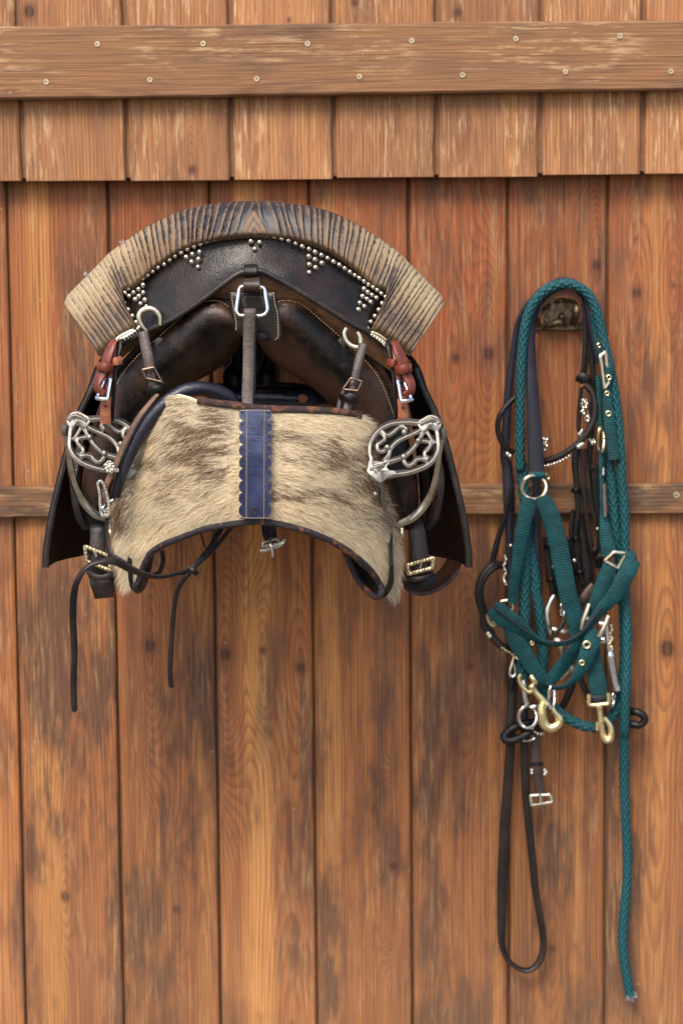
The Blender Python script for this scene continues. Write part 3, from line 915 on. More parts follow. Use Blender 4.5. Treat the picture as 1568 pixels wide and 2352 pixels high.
# --- black piping along the lower edge
mb = MB()
pw = cat(wpts([(x, y, dc(x, y) + 0.017) for x, y in pipe]), 120)
mb.tube(pw, 0.0037, 10)
mb.build('piping', M['piping'], saddle)
# keeper over its peak
mb = MB()
mb.strap([(576, 608, dc(576, 608) + .018), (576, 618, dc(576, 618) + .0235), (576, 630, dc(576, 630) + .0235), (576, 639, dc(576, 640) + .012)], 31, 0.003)
mb.build('piping_keeper', M['black'], saddle)

# --- rubbed lining strip under the piping
low = [(250, 850), (275, 826), (310, 798), (350, 770), (400, 735), (440, 703), (470, 690), (505, 684), (545, 688), (584, 690), (625, 688), (660, 690), (700, 706), (745, 742), (790, 776), (835, 808), (880, 840), (915, 866)]
mb = MB()
pp = cat(wpts([(x, y, dc(x, y) + 0.012) for x, y in pipe]), 50)
ll = cat(wpts([(x, y, dc(x, y) - 0.004) for x, y in low]), 50)
mm = (pp + ll) / 2; mm[:, 1] -= 0.003
mb.sheet([pp, mm, ll], 50, 8, 0.004)
mb.build('underlining', M['rim_leather'], saddle)

# --- stuffed panels left and right of the gullet
def panel(mirror):
    fx = (lambda x: x) if not mirror else (lambda x: 1146 - x)
    c0 = [(532, 706), (505, 684), (470, 684), (440, 698), (400, 730), (352, 770), (302, 815), (264, 862), (236, 930), (208, 1020), (190, 1090), (186, 1160), (200, 1214)]
    c1 = [(545, 728), (512, 705), (476, 703), (452, 716), (418, 748), (372, 790), (325, 838), (290, 890), (262, 960), (234, 1045), (214, 1110), (206, 1168), (210, 1216)]
    c2 = [(552, 758), (522, 750), (488, 752), (470, 766), (440, 794), (400, 832), (356, 880), (322, 930), (290, 995), (262, 1070), (240, 1130), (226, 1180), (220, 1218)]
    c3 = [(553, 786), (536, 812), (510, 836), (492, 850), (465, 866), (428, 890), (390, 925), (352, 970), (318, 1030), (288, 1095), (262, 1145), (242, 1190), (228, 1220)]
    d0 = lambda x, y: dc(584 - abs(584 - x) * 0.9, 620) - 0.012 - max(0, y - 860) / 360 * 0.05
    W = []
    for c, off in ((c0, 0.0), (c1, 0.026), (c2, 0.026), (c3, -0.045)):
        W.append(cat(wpts([(fx(x), y, d0(x, y) + off) for x, y in c]), 64))
    far = W[3].copy(); far[:, 1] = np.minimum(far[:, 1] + 0.12, -0.2); far[:, 2] += 0.012
    far2 = far.copy(); far2[:, 1] = -0.07; far2[:, 2] += 0.02
    top = W[0].copy(); top[:, 1] += 0.02
    mb = MB()
    Gs = mb.sheet([top, W[0], W[1], W[2], W[3], far, far2], 64, 46, 0.006)
    o = mb.build('panel', M['panel_leather'], saddle, smooth=80)
    # skirt running back from the cantle over the panel to the pommel
    sk0 = W[0][4:44].copy(); sk0[:, 1] += 0.022
    sk1 = sk0.copy(); sk1[:, 1] = -0.25; sk1[:, 2] -= 0.004
    sk2 = sk0.copy(); sk2[:, 1] = -0.09; sk2[:, 2] -= 0.002
    mb = MB(); mb.sheet([sk0, sk1, sk2], 40, 14, 0.005)
    mb.build('skirt', M['flap_leather'], saddle, smooth=70)
    # piping seam along the top edge
    mb = MB()
    sw = W[0][:44].copy(); sw[:, 1] -= 0.004
    mb.tube(sw, 0.0042, 8)
    mb.build('welt', M['rim_leather'] if False else M['panel_leather'], o)
    mb = MB()
    k2 = cat(W[0] * 0.62 + W[1] * 0.38, 300)[:190]
    k2 = k2 + np.array([0, -0.0075, 0])
    for i in range(6, 186, 3):
        mb.tube([k2[i], k2[i + 1] + np.array([0, -0.0008, 0]), k2[i + 2] - (k2[i + 2] - k2[i + 1]) * 0.3], 0.00045, 5)
    mb.build('stitching', M['stitch'], o)
    return o
panel_l = panel(False)
panel_r = panel(True)
def button(parent, x, y, r, dd):
    p = np.array(tuple(at(x, y, dd)))
    mb = MB()
    Gd = []
    for rr, h in ((1.0, 0.004), (1.0, -0.0015), (0.9, -0.0032), (0.5, -0.0040), (0.05, -0.0042)):
        Gd.append([[p[0] + r * rr * math.cos(q), p[1] + h, p[2] + r * rr * math.sin(q)] for q in np.linspace(0, 2 * math.pi, 20, endpoint=False)])
    mb.grid(np.array(Gd), cv=True, flip=True)
    mb.build('button', M['button'], parent, weld=True)
button(panel_l, 491, 711, 0.0078, 0.468)
button(panel_l, 367, 787, 0.0078, 0.449)
button(panel_r, 655, 709, 0.0078, 0.468)
button(panel_r, 784, 789, 0.0078, 0.449)

# --- side flaps: stiff leather hanging from under the cantle ends down to the girth
def flap(mirror):
    fx = (lambda x: x) if not mirror else (lambda x: 1182 - x)
    near = [(252, 815), (232, 838), (212, 890), (184, 950), (160, 1020), (138, 1105), (119, 1190), (108, 1262), (107, 1303)]
    nd = [0.34, 0.345, 0.35, 0.35, 0.35, 0.35, 0.35, 0.35, 0.35]
    far = [(268, 850), (258, 870), (246, 920), (235, 980), (226, 1050), (220, 1120), (216, 1190), (211, 1250), (208, 1273)]
    fd = [0.16] * 9
    a = cat(wpts([(fx(x), y, d) for (x, y), d in zip(near, nd)]), 40)
    b = cat(wpts([(fx(x), y, d) for (x, y), d in zip(far, fd)]), 40)
    m = (a + b) / 2
    m[:, 0] += (0.012 if mirror else -0.012)
    mb = MB()
    mb.sheet([a, a * .8 + m * .2, m, b], 40, 14, 0.0055)
    o = mb.build('flap', M['flap_leather'], saddle, smooth=50)
    mb = MB()
    mb.tube(a[3:], 0.0042, 8)
    mb.build('edge_binding', M['piping'], o)
    # rolled lower end of the sweat flap inside it
    mb = MB()
    q = [(fx(x), y, d) for x, y, d in [(190, 1000, .34), (178, 1060, .345), (172, 1105, .35), (176, 1150, .352), (186, 1190, .35), (200, 1212, .345)]]
    mb.strap(q, [20, 24, 24, 24, 24, 18], 0.008, 20 if not mirror else -20, dome=0.003)
    mb.build('sweat_flap_roll', M['dkbrown'], o)
    mb = MB()
    q = [(fx(x), y, d) for x, y, d in [(215, 990, .30), (205, 1070, .31), (205, 1130, .31), (212, 1200, .31)]]
    mb.strap(q, [18, 20, 18, 14], 0.006, 30 if not mirror else -30)
    mb.build('inner_welt', M['dkbrown'], o)
    return o
flap_l = flap(False); flap_r = flap(True)

# --- the seat running from the cantle to the pommel by the wall (seen only from the side)
mb = MB()
sec = []
for d, zoff, wid, hgt in ((0.40, -0.02, 0.15, 0.030), (0.34, -0.055, 0.16, 0.055), (0.26, -0.085, 0.17, 0.075), (0.16, -0.060, 0.14, 0.075), (0.09, -0.005, 0.11, 0.070), (0.05, 0.015, 0.09, 0.05)):
    c = at(584, 560, 0.43)
    q = []
    for k in np.linspace(-1, 1, 15):
        q.append((c.x + wid * math.sin(k * 1.35), -d, c.z + zoff - 0.03 - hgt * 1.6 * (1 - math.cos(k * 1.35))))
    sec.append(np.array(q))
mb.sheet(sec, 30, 30, 0.02)
mb.build('seat', M['panel_leather'], saddle, smooth=70)

# --- leather block under the peak with its square buckle
def poly_plate(mb, outline, d, th, n=64, bulge=0.0):
    """closed outline of grid points -> thick pad, slightly raised in the middle"""
    P = cat([(p[0], p[1]) for p in outline], n, closed=True)
    c = P.mean(0)
    rings = []
    for s, h in ((1.0, -th), (1.0, -0.0008), (0.97, 0.0), (0.8, bulge * .5), (0.45, bulge), (0.02, bulge)):
        rings.append([tuple(at(c[0] + (x - c[0]) * s, c[1] + (y - c[1]) * s, (d(x, y) if callable(d) else d) + h)) for x, y in P])
    mb.grid(np.array(rings), cv=True)
    return P
mb = MB()
out = [zM(*p) for p in [(200, 785), (330, 772), (700, 790), (1050, 772), (1165, 782), (1195, 950), (1235, 1200), (1270, 1450), (1285, 1650), (1240, 1790), (1130, 1815), (900, 1765), (650, 1715), (480, 1690), (350, 1640), (290, 1560), (282, 1400), (245, 1220), (212, 1000)]]
poly_plate(mb, out, 0.4905, 0.006, 80, 0.003)
block = mb.build('leather_block', M['cantle_leather'], saddle, smooth=50, weld=True)
# window behind the buckle
mb = MB()
win = [zM(*p) for p in [(530, 900), (700, 880), (855, 905), (875, 1040), (885, 1140), (720, 1150), (570, 1145), (548, 1020)]]
poly_plate(mb, win, 0.4965, 0.002, 40, 0.0)
mb.build('slot_lining', M['lining'], block, smooth=0, weld=True)
def stitches(parent, pts, d, step=9.0, r=0.0005, mat='stitch', name='stitching'):
    P = cat([(p[0], p[1]) for p in pts], 200)
    L = np.concatenate([[0], np.cumsum(np.linalg.norm(np.diff(P, axis=0), axis=1))])
    mb = MB()
    s = 0.0
    while s + step * 0.62 < L[-1]:
        q = [(np.interp(s + step * 0.62 * k / 2, L, P[:, 0]), np.interp(s + step * 0.62 * k / 2, L, P[:, 1])) for k in range(3)]
        dd = [(d(*a) if callable(d) else d) for a in q]
        mb.tube([tuple(at(q[0][0], q[0][1], dd[0] - .0002)), tuple(at(q[1][0], q[1][1], dd[1] + .0004)), tuple(at(q[2][0], q[2][1], dd[2] - .0002))], r, 5)
        s += step
    return mb.build(name, M[mat], parent)
stitches(block, [zM(*p) for p in [(250, 830), (262, 1000), (300, 1200), (335, 1400), (335, 1600)]], 0.4915, 6)
stitches(block, [zM(*p) for p in [(1118, 790), (1140, 1000), (1195, 1200), (1212, 1450), (1215, 1700), (1150, 1770)]], 0.4915, 6)
mb = MB()
fr = [zM(*p) for p in [(480, 660), (440, 660), (400, 720), (372, 900), (345, 1080), (345, 1170), (400, 1250), (500, 1262), (650, 1268), (800, 1270), (920, 1245), (985, 1160), (985, 1060), (958, 900), (940, 760), (915, 690), (870, 670), (700, 660)]]
mb.tube(cat(wpts([(x, y, 0.500 + 0.006 * max(0, (y - 660) / 60)) for x, y in fr]), 90, closed=True), 0.0027, 12, closed=True)
bk = mb.build('buckle', M['steel'], block)
mb = MB()
mb.strap([zM(655, 500, .496), zM(655, 560, .505), zM(655, 650, .5075), zM(655, 735, .503), zM(655, 780, .494)], 40, 0.003)
mb.build('buckle_loop', M['brown'], block)
mb = MB()
mb.strap([zM(720, 1690, .4985), zM(850, 1690, .4995), zM(950, 1680, .4985), zM(985, 1640, .492)], 15, 0.003)
mb.build('side_loop', M['black'], block)

# --- rings and straps on the cantle edge
def ring_tube(parent, pts, d, r, mat, name, n=60, closed=False, rr=None):
    mb = MB()
    P = cat(wpts([(p[0], p[1], p[2] if len(p) > 2 else d) for p in pts]), n, closed)
    rad = r if rr is None else np.interp(np.linspace(0, 1, n), np.linspace(0, 1, len(rr)), rr)
    mb.tube(P, rad, 10, closed=closed)
    return mb.build(name, M[mat], parent)
ring_tube(saddle, [zA(*p) for p in [(712, 1035), (672, 990), (650, 935), (665, 885), (715, 862), (765, 875), (800, 920), (805, 985)]], dc(345, 740) + .028, .003, 'bone', 'dee_ring', rr=[.0012, .0028, .0038, .0040, .0040, .0036, .0030, .0022])
ring_tube(saddle, [zB(*p) for p in [(742, 960), (725, 1000), (740, 1050), (780, 1085), (825, 1095), (840, 1060), (832, 1015), (815, 990)]], dc(820, 770) + .028, .003, 'bone', 'dee_ring', rr=[.0028, .003, .0032, .0033, .0032, .003, .0028, .0025])
# ring fittings at the two ends: flat ring seen nearly edge-on and beaded mount
for sgn, pts, beads, d in ((0, [zA(465, 1110), zA(500, 1075), zA(550, 1045), zA(600, 1022), zA(612, 1032), (zA(560, 1062)), zA(510, 1090), zA(480, 1112)], [zA(*p) for p in [(540, 1082), (562, 1070), (582, 1056), (602, 1043), (622, 1030), (640, 1012), (520, 1098)]], 0.452),
                           (1, [zB(918, 990), zB(960, 1005), zB(1010, 1040), zB(1058, 1080), zB(1050, 1092), zB(1005, 1060), zB(955, 1025), zB(922, 1002)], [zB(*p) for p in [(893, 992), (915, 1008), (935, 1022), (955, 1035), (972, 1048), (990, 1062), (1002, 1076)]], 0.452)):
    mb = MB()
    mb.tube(cat(wpts([(x, y, d) for x, y in pts]), 60, closed=True), 0.0019, 8, closed=True)
    mb.build('strap_ring', M['bone'] if sgn == 0 else M['oldbrass'], saddle)
    mb = MB()
    for x, y in beads:
        mb.ball(at(x, y, d + .001), 0.0022, 8, 5)
        mb.ball(at(x + 2.5, y + 3, d), 0.0015, 6, 4)
    mb.build('beaded_mount', M['silver'], saddle)

def buckle_frame(parent, corners, d, r, mat, name='buckle', prong=None, rnd=0.22):
    """rounded quadrilateral wire frame from four grid corners"""
    C = np.array(corners, float)[:, :2]
    ds = [c[2] if len(c) > 2 else d for c in corners]
    pts = []
    for i in range(4):
        a, b, c = C[i - 1], C[i], C[(i + 1) % 4]
        dd = ds[i]
        for s in (rnd, rnd * .3):
            q = b + (a - b) * s; pts.append((q[0], q[1], dd + (ds[i - 1] - dd) * s))
        for s in (rnd * .3, rnd):
            q = b + (c - b) * s; pts.append((q[0], q[1], dd + (ds[(i + 1) % 4] - dd) * s))
    mb = MB()
    mb.tube(cat(wpts(pts), 64, closed=True), r, 8, closed=True)
    o = mb.build(name, M[mat], parent)
    if prong:
        mb = MB()
        mb.tube(cat(wpts(prong), 10), r * .8, 8)
        mb.build('prong', M[mat], o)
    return o

def strap(parent, pts, w, th, mat, name='strap', ang=0.0, n=None, round_end=False, dome=0.0, closed=False):
    mb = MB()
    mb.strap(pts, w, th, ang, n, round_end=round_end, dome=dome, closed=closed)
    return mb.build(name, M[mat], parent, smooth=50)
# ------------------------------------------------------------------ straps that hang from the saddle
def red_strap(z, mirror, label):
    """chestnut keeper strap: buckle, two keepers, doubled-over tail. coordinates read on the right-hand one"""
    P = lambda x, y, d: z(x, y) + (d,)
    base = z(785, 1010)
    th = thing('keeper_strap', label, 'strap', at(base[0], base[1], .46), 'chestnut straps holding the stirrups')
    m = -1 if mirror else 1
    # dark inner strap straight down from the ring
    strap(th, [P(640, 160, .452), P(655, 240, .462), P(690, 420, .468), P(708, 640, .47), P(722, 820, .468), P(732, 985, .462)], [17, 16, 14, 13, 13, 13], .003, 'dkbrown', 'rear_strap', 25 * m)
    # tail coming over the ring, through the keepers, doubled back into the buckle
    strap(th, [P(685, 165, .452), P(715, 195, .468), P(745, 270, .474), P(775, 350, .477), P(800, 450, .478), P(845, 540, .480), P(875, 610, .482), P(860, 680, .484), P(800, 715, .485)], [15, 20, 24, 25, 25, 24, 23, 22, 18], .0032, 'red', 'tail', [40 * m, 35 * m, 30 * m, 30 * m, 25 * m, 28 * m, 38 * m, 30 * m, 20 * m], n=50)
    strap(th, [P(700, 200, .458), P(722, 330, .472), P(745, 470, .474), P(760, 600, .476), P(775, 720, .476)], [14, 17, 18, 18, 20], .003, 'red', 'front_strap', 10 * m)
    strap(th, [P(775, 740, .478), P(787, 830, .478), P(790, 920, .476), P(787, 1010, .470)], [22, 24, 25, 26], .003, 'redlight', 'hanging_end', 0)
    mb = MB()
    c = P(788, 838, .4805)
    mb.strap([P(788, 828, .4802), P(788, 850, .4802)], 4.2, .0008)
    mb.build('hole', M['lining'], th)
    strap(th, [P(632, 375, .470), P(680, 385, .4775), P(722, 392, .474)], 19, .003, 'redlight' if mirror else 'red', 'keeper', 0)
    strap(th, [P(716, 455, .478), P(760, 455, .4855), P(815, 440, .4865), P(872, 432, .480)], 21, .003, 'red', 'keeper', 0)
    b = buckle_frame(th, [P(735, 562, .484), P(800, 575, .476), P(872, 745, .484), P(768, 765, .490)], .48, .0024, 'steel', rnd=.16)
    mb = MB()
    mb.tube(cat(wpts([P(770, 768, .491), P(825, 765, .491), P(880, 752, .486)]), 10), .0031, 10)
    mb.build('roller', M['steel'], b)
    return th
red_strap(zE, False, 'chestnut leather strap with steel buckle above the right stirrup')
zEm = lambda x, y: (1162 - zE(x, y)[0] + 6, zE(x, y)[1] - 4)
red_strap(zEm, True, 'chestnut leather strap with steel buckle above the left stirrup')

# ------------------------------------------------------------------ stirrups with openwork treads
def stirrup(P, label, sub):
    b = P(790, 1230, .47)
    th = thing('stirrup', label, 'stirrup', at(*b), 'stirrups tied up under the cantle')
    nrm = np.array([0.0, -0.96, -0.28])
    # the tread plate leans: its lower edge stands nearer
    D = lambda x, y: 0.462 + (y - 1230) / 4.4 * mpp(.46) * 0.34
    mb = MB()
    def bar(pts, w, t=0.0075, closed=False):
        mb.strap([P(x, y, D(x, y)) for x, y in pts], np.asarray(w) * 1.14 / 4.405, t * 1.35, 0, n=max(24, 9 * len(pts)), normal=nrm, closed=closed, dome=0.0, chmax=.0006)
    rim = [(1120, 1060), (1138, 1150), (1140, 1250), (1108, 1335), (1050, 1400), (970, 1445), (850, 1485), (720, 1505), (600, 1520), (500, 1490), (460, 1420), (465, 1350), (452, 1290), (455, 1200), (495, 1115), (565, 1045), (650, 1000), (740, 983), (850, 980), (950, 990), (1040, 990)]
    bar(rim, [40, 34, 34, 36, 40, 40, 38, 40, 60, 80, 46, 34, 34, 34, 36, 36, 34, 34, 36, 44, 60], .009, closed=True)
    bar([(990, 1050), (905, 1092), (835, 1122), (745, 1165), (688, 1215), (655, 1265), (640, 1315), (600, 1385)], [44, 34, 34, 34, 34, 34, 36, 60])
    bar([(1000, 1060), (962, 1135), (930, 1190), (885, 1250), (820, 1312), (760, 1345), (670, 1375), (580, 1410)], [44, 34, 34, 34, 34, 34, 40, 60])
    bar([(580, 1075), (630, 1112), (685, 1085), (735, 1040), (790, 1028), (815, 1052), (798, 1082)], [34, 34, 32, 32, 36, 34, 30])
    bar([(548, 1070), (592, 1112), (596, 1155), (562, 1185), (530, 1208), (535, 1258), (575, 1278), (628, 1245)], [34, 34, 32, 32, 34, 34, 34, 34])
    bar([(945, 1172), (990, 1168), (1046, 1182), (1062, 1212), (1035, 1255), (1008, 1290), (1015, 1325), (1050, 1352)], [36, 32, 34, 34, 32, 32, 34, 40])
    bar([(795, 1335), (805, 1385), (845, 1418), (888, 1398), (922, 1362), (972, 1350), (1040, 1368)], [36, 34, 34, 34, 32, 32, 40])
    bar([(1015, 1050), (1045, 1100), (1085, 1165), (1120, 1200)], [40, 30, 30, 40])
    # solid shoulder plates at the two corners
    bar([(965, 1020), (1040, 995), (1095, 985), (1140, 990)], [70, 105, 105, 80], .0095)
    bar([(1060, 945), (1120, 975), (1150, 1010)], [60, 70, 66], .011)
    bar([(455, 1470), (520, 1455), (590, 1425)], [60, 88, 66], .0095)
    bar([(500, 1500), (545, 1545), (575, 1575)], [110, 80, 50], .010)
    def plate(outline, t):
        Pp = cat(outline, 48, closed=True)
        c = Pp.mean(0)
        rings = []
        for s, h in ((.02, -t), (1, -t), (1, t - .0008), (.95, t), (.02, t + .0006)):
            rings.append([tuple(at(*P(c[0] + (x - c[0]) * s, c[1] + (y - c[1]) * s, D(x, y) + h))) for x, y in Pp])
        mb.grid(np.array(rings), cv=True)
    plate([(930, 985), (1000, 935), (1060, 908), (1130, 925), (1178, 985), (1168, 1045), (1125, 1085), (1060, 1055), (1000, 1085), (960, 1060)], .0058)
    plate([(418, 1485), (440, 1430), (475, 1385), (520, 1375), (570, 1385), (620, 1365), (660, 1385), (625, 1425), (650, 1465), (720, 1480), (690, 1530), (620, 1560), (560, 1600), (490, 1555)], .0058)
    for x, y in [(800, 1085), (628, 1240), (945, 1172), (795, 1335)]:
        q = np.array(tuple(at(*P(x, y, D(x, y) + .005))))
        mb.ball(q, .0042, 10, 6, (1, .7, 1))
    tr = mb.build('tread', M['nickel'], th)
    remesh(tr, 0.0006, 1)
    # wide side arm sweeping round to the eye, and the short near arm
    mb = MB()
    mb.strap([P(1160, 1050, .452), P(1180, 1130, .440), P(1150, 1300, .425), P(1130, 1480, .415), P(1085, 1680, .408), (P(1000, 1830, .403)), P(890, 1945, .400), P(780, 2000, .398), P(690, 2025, .395)],
             [14, 17, 17, 18, 19, 19, 18, 16, 12], .0045, [50 * sub, 58 * sub, 45 * sub, 35 * sub, 25 * sub, 12 * sub, 5 * sub, 0, 0], n=70, dome=.0022)
    mb.build('arm', M['arm'], th)
    mb = MB()
    mb.strap([P(535, 1585, .466), P(575, 1640, .455), P(568, 1740, .445), P(590, 1840, .430), P(625, 1930, .415), P(690, 2015, .400)], [18, 13, 10, 9, 9, 10], .006, [0, 30 * sub, 40 * sub, 40 * sub, 30 * sub, 0], n=40, dome=.001)
    mb.ball(at(*P(508, 1712, .468)), .0042, 10, 6)
    mb.build('arm', M['nickel'], th)
    # hinge pin beside the shoulder
    mb = MB()
    mb.tube(wpts([P(1180, 1045, .452), P(1192, 1090, .450), P(1198, 1150, .446)]), [.004, .0052, .0036], 10)
    mb.build('hinge', M['nickel'], th)
    return th
PR = lambda x, y, d: zE(x, y) + (d + .034,)
PL = lambda x, y, d: (1166 - zE(x, y)[0], zE(x, y)[1] - 8, d)
stirrup(PR, 'openwork nickel stirrup tread hanging right of the fur cover', 1)
stirrup(PL, 'openwork nickel stirrup tread hanging left of the fur cover, behind a strap', -1)

# ------------------------------------------------------------------ girth straps at the lower corners (parts of the saddle)
def orn_buckle(parent, corners, d, r, mat='silver', beads=14, prong=None, name='buckle', br=None):
    """cast ornamental buckle: frame with a beaded rim"""
    o = buckle_frame(parent, corners, d, r, mat, name, rnd=.12)
    C = np.array([c[:2] for c in corners], float)
    per = np.vstack([C, C[:1]])
    L = np.concatenate([[0], np.cumsum(np.linalg.norm(np.diff(per, axis=0), axis=1))])
    mb = MB()
    for s in np.linspace(0, L[-1], beads, endpoint=False):
        x, y = np.interp(s, L, per[:, 0]), np.interp(s, L, per[:, 1])
        mb.ball(at(x + random.uniform(-.6, .6), y + random.uniform(-.6, .6), d + r * .7), (br or r * .85) * random.uniform(.8, 1.2), 7, 5)
    mb.build('beading', M[mat], o)
    if prong:
        mb = MB()
        mb.tube(cat(wpts(prong), 8), r * .7, 7)
        mb.build('prong', M['steel'], o)
    return o
# right
strap(saddle, [zL(860, 540, .372), zL(890, 600, .390), zL(910, 700, .398), zL(930, 850, .402), zL(950, 1000, .404), zL(965, 1130, .404), zL(975, 1185, .398)], [36, 39, 39, 39, 42, 50, 50], .0045, 'dkbrown', 'girth_strap')
orn_buckle(saddle, [zL(795, 1030), zL(1095, 945), zL(1080, 1060), zL(812, 1130)], .411, .0030, 'oldbrass', 22, [zL(950, 1010, .414), zL(935, 1060, .412)], 'girth_buckle', .0022)
strap(saddle, [zL(800, 1165, .404), zL(880, 1190, .413), zL(980, 1175, .413), zL(1075, 1130, .404)], 12, .003, 'dkbrown', 'girth_keeper')
strap(saddle, [zL(820, 1250, .372), zL(930, 1268, .382), zL(1040, 1220, .382), zL(1080, 1130, .372)], 26, .005, 'black', 'girth_strap_end')
# the broad girth curving below it
mb = MB()
mb.sheet([[zL(1390, 985, .34), zL(1345, 1110, .352), zL(1240, 1225, .362), zL(1090, 1310, .37), zL(960, 1342, .372), zL(850, 1312, .37), zL(760, 1250, .36), zL(690, 1150, .33)],
          [zL(1340, 975, .33), zL(1290, 1080, .335), zL(1195, 1180, .335), zL(1070, 1255, .335), zL(960, 1285, .335), zL(860, 1265, .335), zL(785, 1210, .33), zL(725, 1120, .31)],
          [zL(1240, 955, .25), zL(1200, 1030, .24), zL(1130, 1110, .24), zL(1040, 1175, .24), zL(960, 1200, .24), zL(890, 1180, .24), zL(830, 1140, .24), zL(790, 1080, .24)]], 40, 12, .005)
mb.build('girth', M['girth'], saddle, smooth=60)
# left
strap(saddle, [zK(600, 470, .372), zK(600, 540, .392), zK(605, 650, .398), zK(600, 780, .402), zK(605, 900, .404), zK(610, 1000, .404), zK(620, 1060, .395)], [30, 36, 36, 38, 44, 50, 50], .0045, 'dkbrown', 'girth_strap')
orn_buckle(saddle, [zK(470, 745), zK(730, 850), zK(735, 1000), zK(490, 900)], .411, .0030, 'oldbrass', 22, [zK(570, 800, .415), zK(590, 850, .412)], 'girth_buckle', .0022)
strap(saddle, [zK(500, 1010, .404), zK(560, 1055, .414), zK(650, 1075, .415), zK(740, 1040, .412), zK(770, 990, .404)], 14, .003, 'dkbrown', 'girth_keeper')
strap(saddle, [zK(640, 1040, .395), zK(645, 1120, .40), zK(660, 1200, .40), zK(672, 1282, .398)], [54, 55, 50, 44], .006, 'dkbrown', 'girth_strap_end', 0)
strap(saddle, [zK(790, 1050, .37), zK(800, 1120, .375), zK(790, 1190, .375)], [14, 20, 12], .008, 'black', 'girth_strap_fold', 0)
# slot of nickel behind the fur's left edge
strap(saddle, [zK(735, 530, .385), zK(735, 600, .392), zK(745, 670, .390)], [12, 10, 8], .004, 'oldbrass', 'girth_ring_bar', 0)
strap(saddle, [zL(735, 610, .385), zL(735, 680, .39), zL(718, 730, .388)], [9, 8, 5], .004, 'oldbrass', 'girth_ring_bar', 0)

# ------------------------------------------------------------------ steel rack that carries the saddle
rack = thing('saddle_rack', 'chipped dark painted steel saddle rack seen through the gullet', 'rack', at(600, 880, 0.0))
mb = MB()
mb.tube(cat(wpts([zN(60, 530, .10), zN(110, 535, .30), zN(300, 548, .330), zN(600, 552, .335), zN(1000, 560, .335), zN(1250, 545, .32), zN(1400, 540, .25), zN(1440, 540, .05)]), 60), .0105, 14)
mb.build('front_tube', M['ironpaint'], rack)
mb = MB()
mb.strap([zN(130, 450, .20), zN(400, 462, .22), zN(700, 462, .22), zN(1000, 465, .22), zN(1330, 478, .20)], [10, 15, 15, 15, 10], .006, 30)
mb.strap([zN(30, 430, .10), zN(400, 412, .12), zN(700, 410, .12), zN(1000, 425, .12), zN(1100, 450, .12)], 10, .006, 30)
mb.build('cross_bar', M['ironpaint'], rack)
for xs in ((360, 330, 300), (680, 655, 645)):
    mb = MB()
    mb.tube(cat(wpts([zN(xs[0] + 10, -420, .12), zN(xs[0], -80, .12), zN(xs[1] + 20, 150, .12), zN(xs[1], 250, .12), zN(xs[2], 300, .12), zN(xs[2], 420, .12)]), 40), np.interp(np.linspace(0, 1, 40), [0, .5, .7, .82, .86, 1], [.010, .010, .011, .014, .017, .017]), 12)
    mb.build('upright', M['ironpaint'], rack)
mb = MB()
mb.strap([zN(420, -420, .03), zN(480, 100, .03), zN(480, 470, .03)], 130, .01)
mb.build('wall_plate', M['ironpaint'], rack)
mb = MB()
q = [zN(*p) for p in [(985, 525), (1020, 515), (1060, 530), (1072, 562), (1050, 595), (1010, 608), (985, 590), (975, 555)]]
P = cat(q, 24, closed=True); cc = P.mean(0)
rr = []
for s in (1.0, 0.7, 0.35, 0.02):
    row = []
    for x, y in P:
        X, Y = cc[0] + (x - cc[0]) * s, cc[1] + (y - cc[1]) * s
        u = (Y - zN(0, 558)[1]) * mpp(.34) / .0113
        row.append(tuple(at(X, Y, .335 + .0113 * math.sqrt(max(0, 1 - u * u)))))
    rr.append(row)
mb.grid(np.array(rr), cv=True)
mb.build('rust_patch', M['rust'], rack)
# ------------------------------------------------------------------ fur cover
fur = thing('fur_cover', 'brindled cream and brown fur rump cover with blue leather centre band', 'fur cover', at(590, 1200, .48))
CX = 590.0
def bottom_y(x):
    xs = [262, 285, 300, 312, 325, 345, 372, 400, 470, 540, 590, 650, 720, 790, 840, 866, 880, 900, 918]
    ys = [1362, 1350, 1352, 1346, 1300, 1272, 1252, 1240, 1215, 1203, 1199, 1206, 1226, 1260, 1300, 1332, 1368, 1374, 1372]
    return np.interp(x, xs, ys)
def dfur(x, y):
    u = (x - CX) / 325.0
    return 0.545 - 0.115 * np.abs(u) ** 2.4 + 0.012 * math.sin(min(1, max(0, (y - 930) / 300)) * math.pi) - 0.012 * (y - 930) / 300.0
# hide outline: left and right silhouettes as functions of height parameter, top and bottom edges
left_e = [(405, 906), (352, 962), (312, 1030), (285, 1095), (272, 1160), (272, 1220), (280, 1275), (288, 1325), (292, 1352)]
right_e = [(826, 958), (842, 985), (842, 1030), (850, 1085), (872, 1140), (893, 1190), (905, 1240), (908, 1300), (898, 1362)]
top_e = [(405, 906), (430, 912), (455, 921), (500, 926), (545, 931), (600, 938), (700, 941), (770, 945), (826, 958)]
bot_e = [(292, 1352), (318, 1330), (345, 1272), (400, 1241), (470, 1215), (540, 1203), (590, 1199), (650, 1206), (720, 1226), (790, 1260), (845, 1304), (874, 1345), (898, 1362)]
NUF, NVF = 140, 80
T_, B_ = cat(top_e, NUF), cat(bot_e, NUF)
L_, R_ = cat(left_e, NVF), cat(right_e, NVF)
def coons(i, j):
    s, t = i / (NUF - 1), j / (NVF - 1)
    return (1 - t) * T_[i] + t * B_[i] + (1 - s) * L_[j] + s * R_[j] - ((1 - s) * (1 - t) * T_[0] + s * (1 - t) * T_[-1] + (1 - s) * t * B_[0] + s * t * B_[-1])
Gp = np.array([[coons(i, j) for j in range(NVF)] for i in range(NUF)])
Gw = np.array([[tuple(at(x, y, dfur(x, y))) for x, y in row] for row in Gp])
mb = MB()
mb.slab(Gw, 0.006)
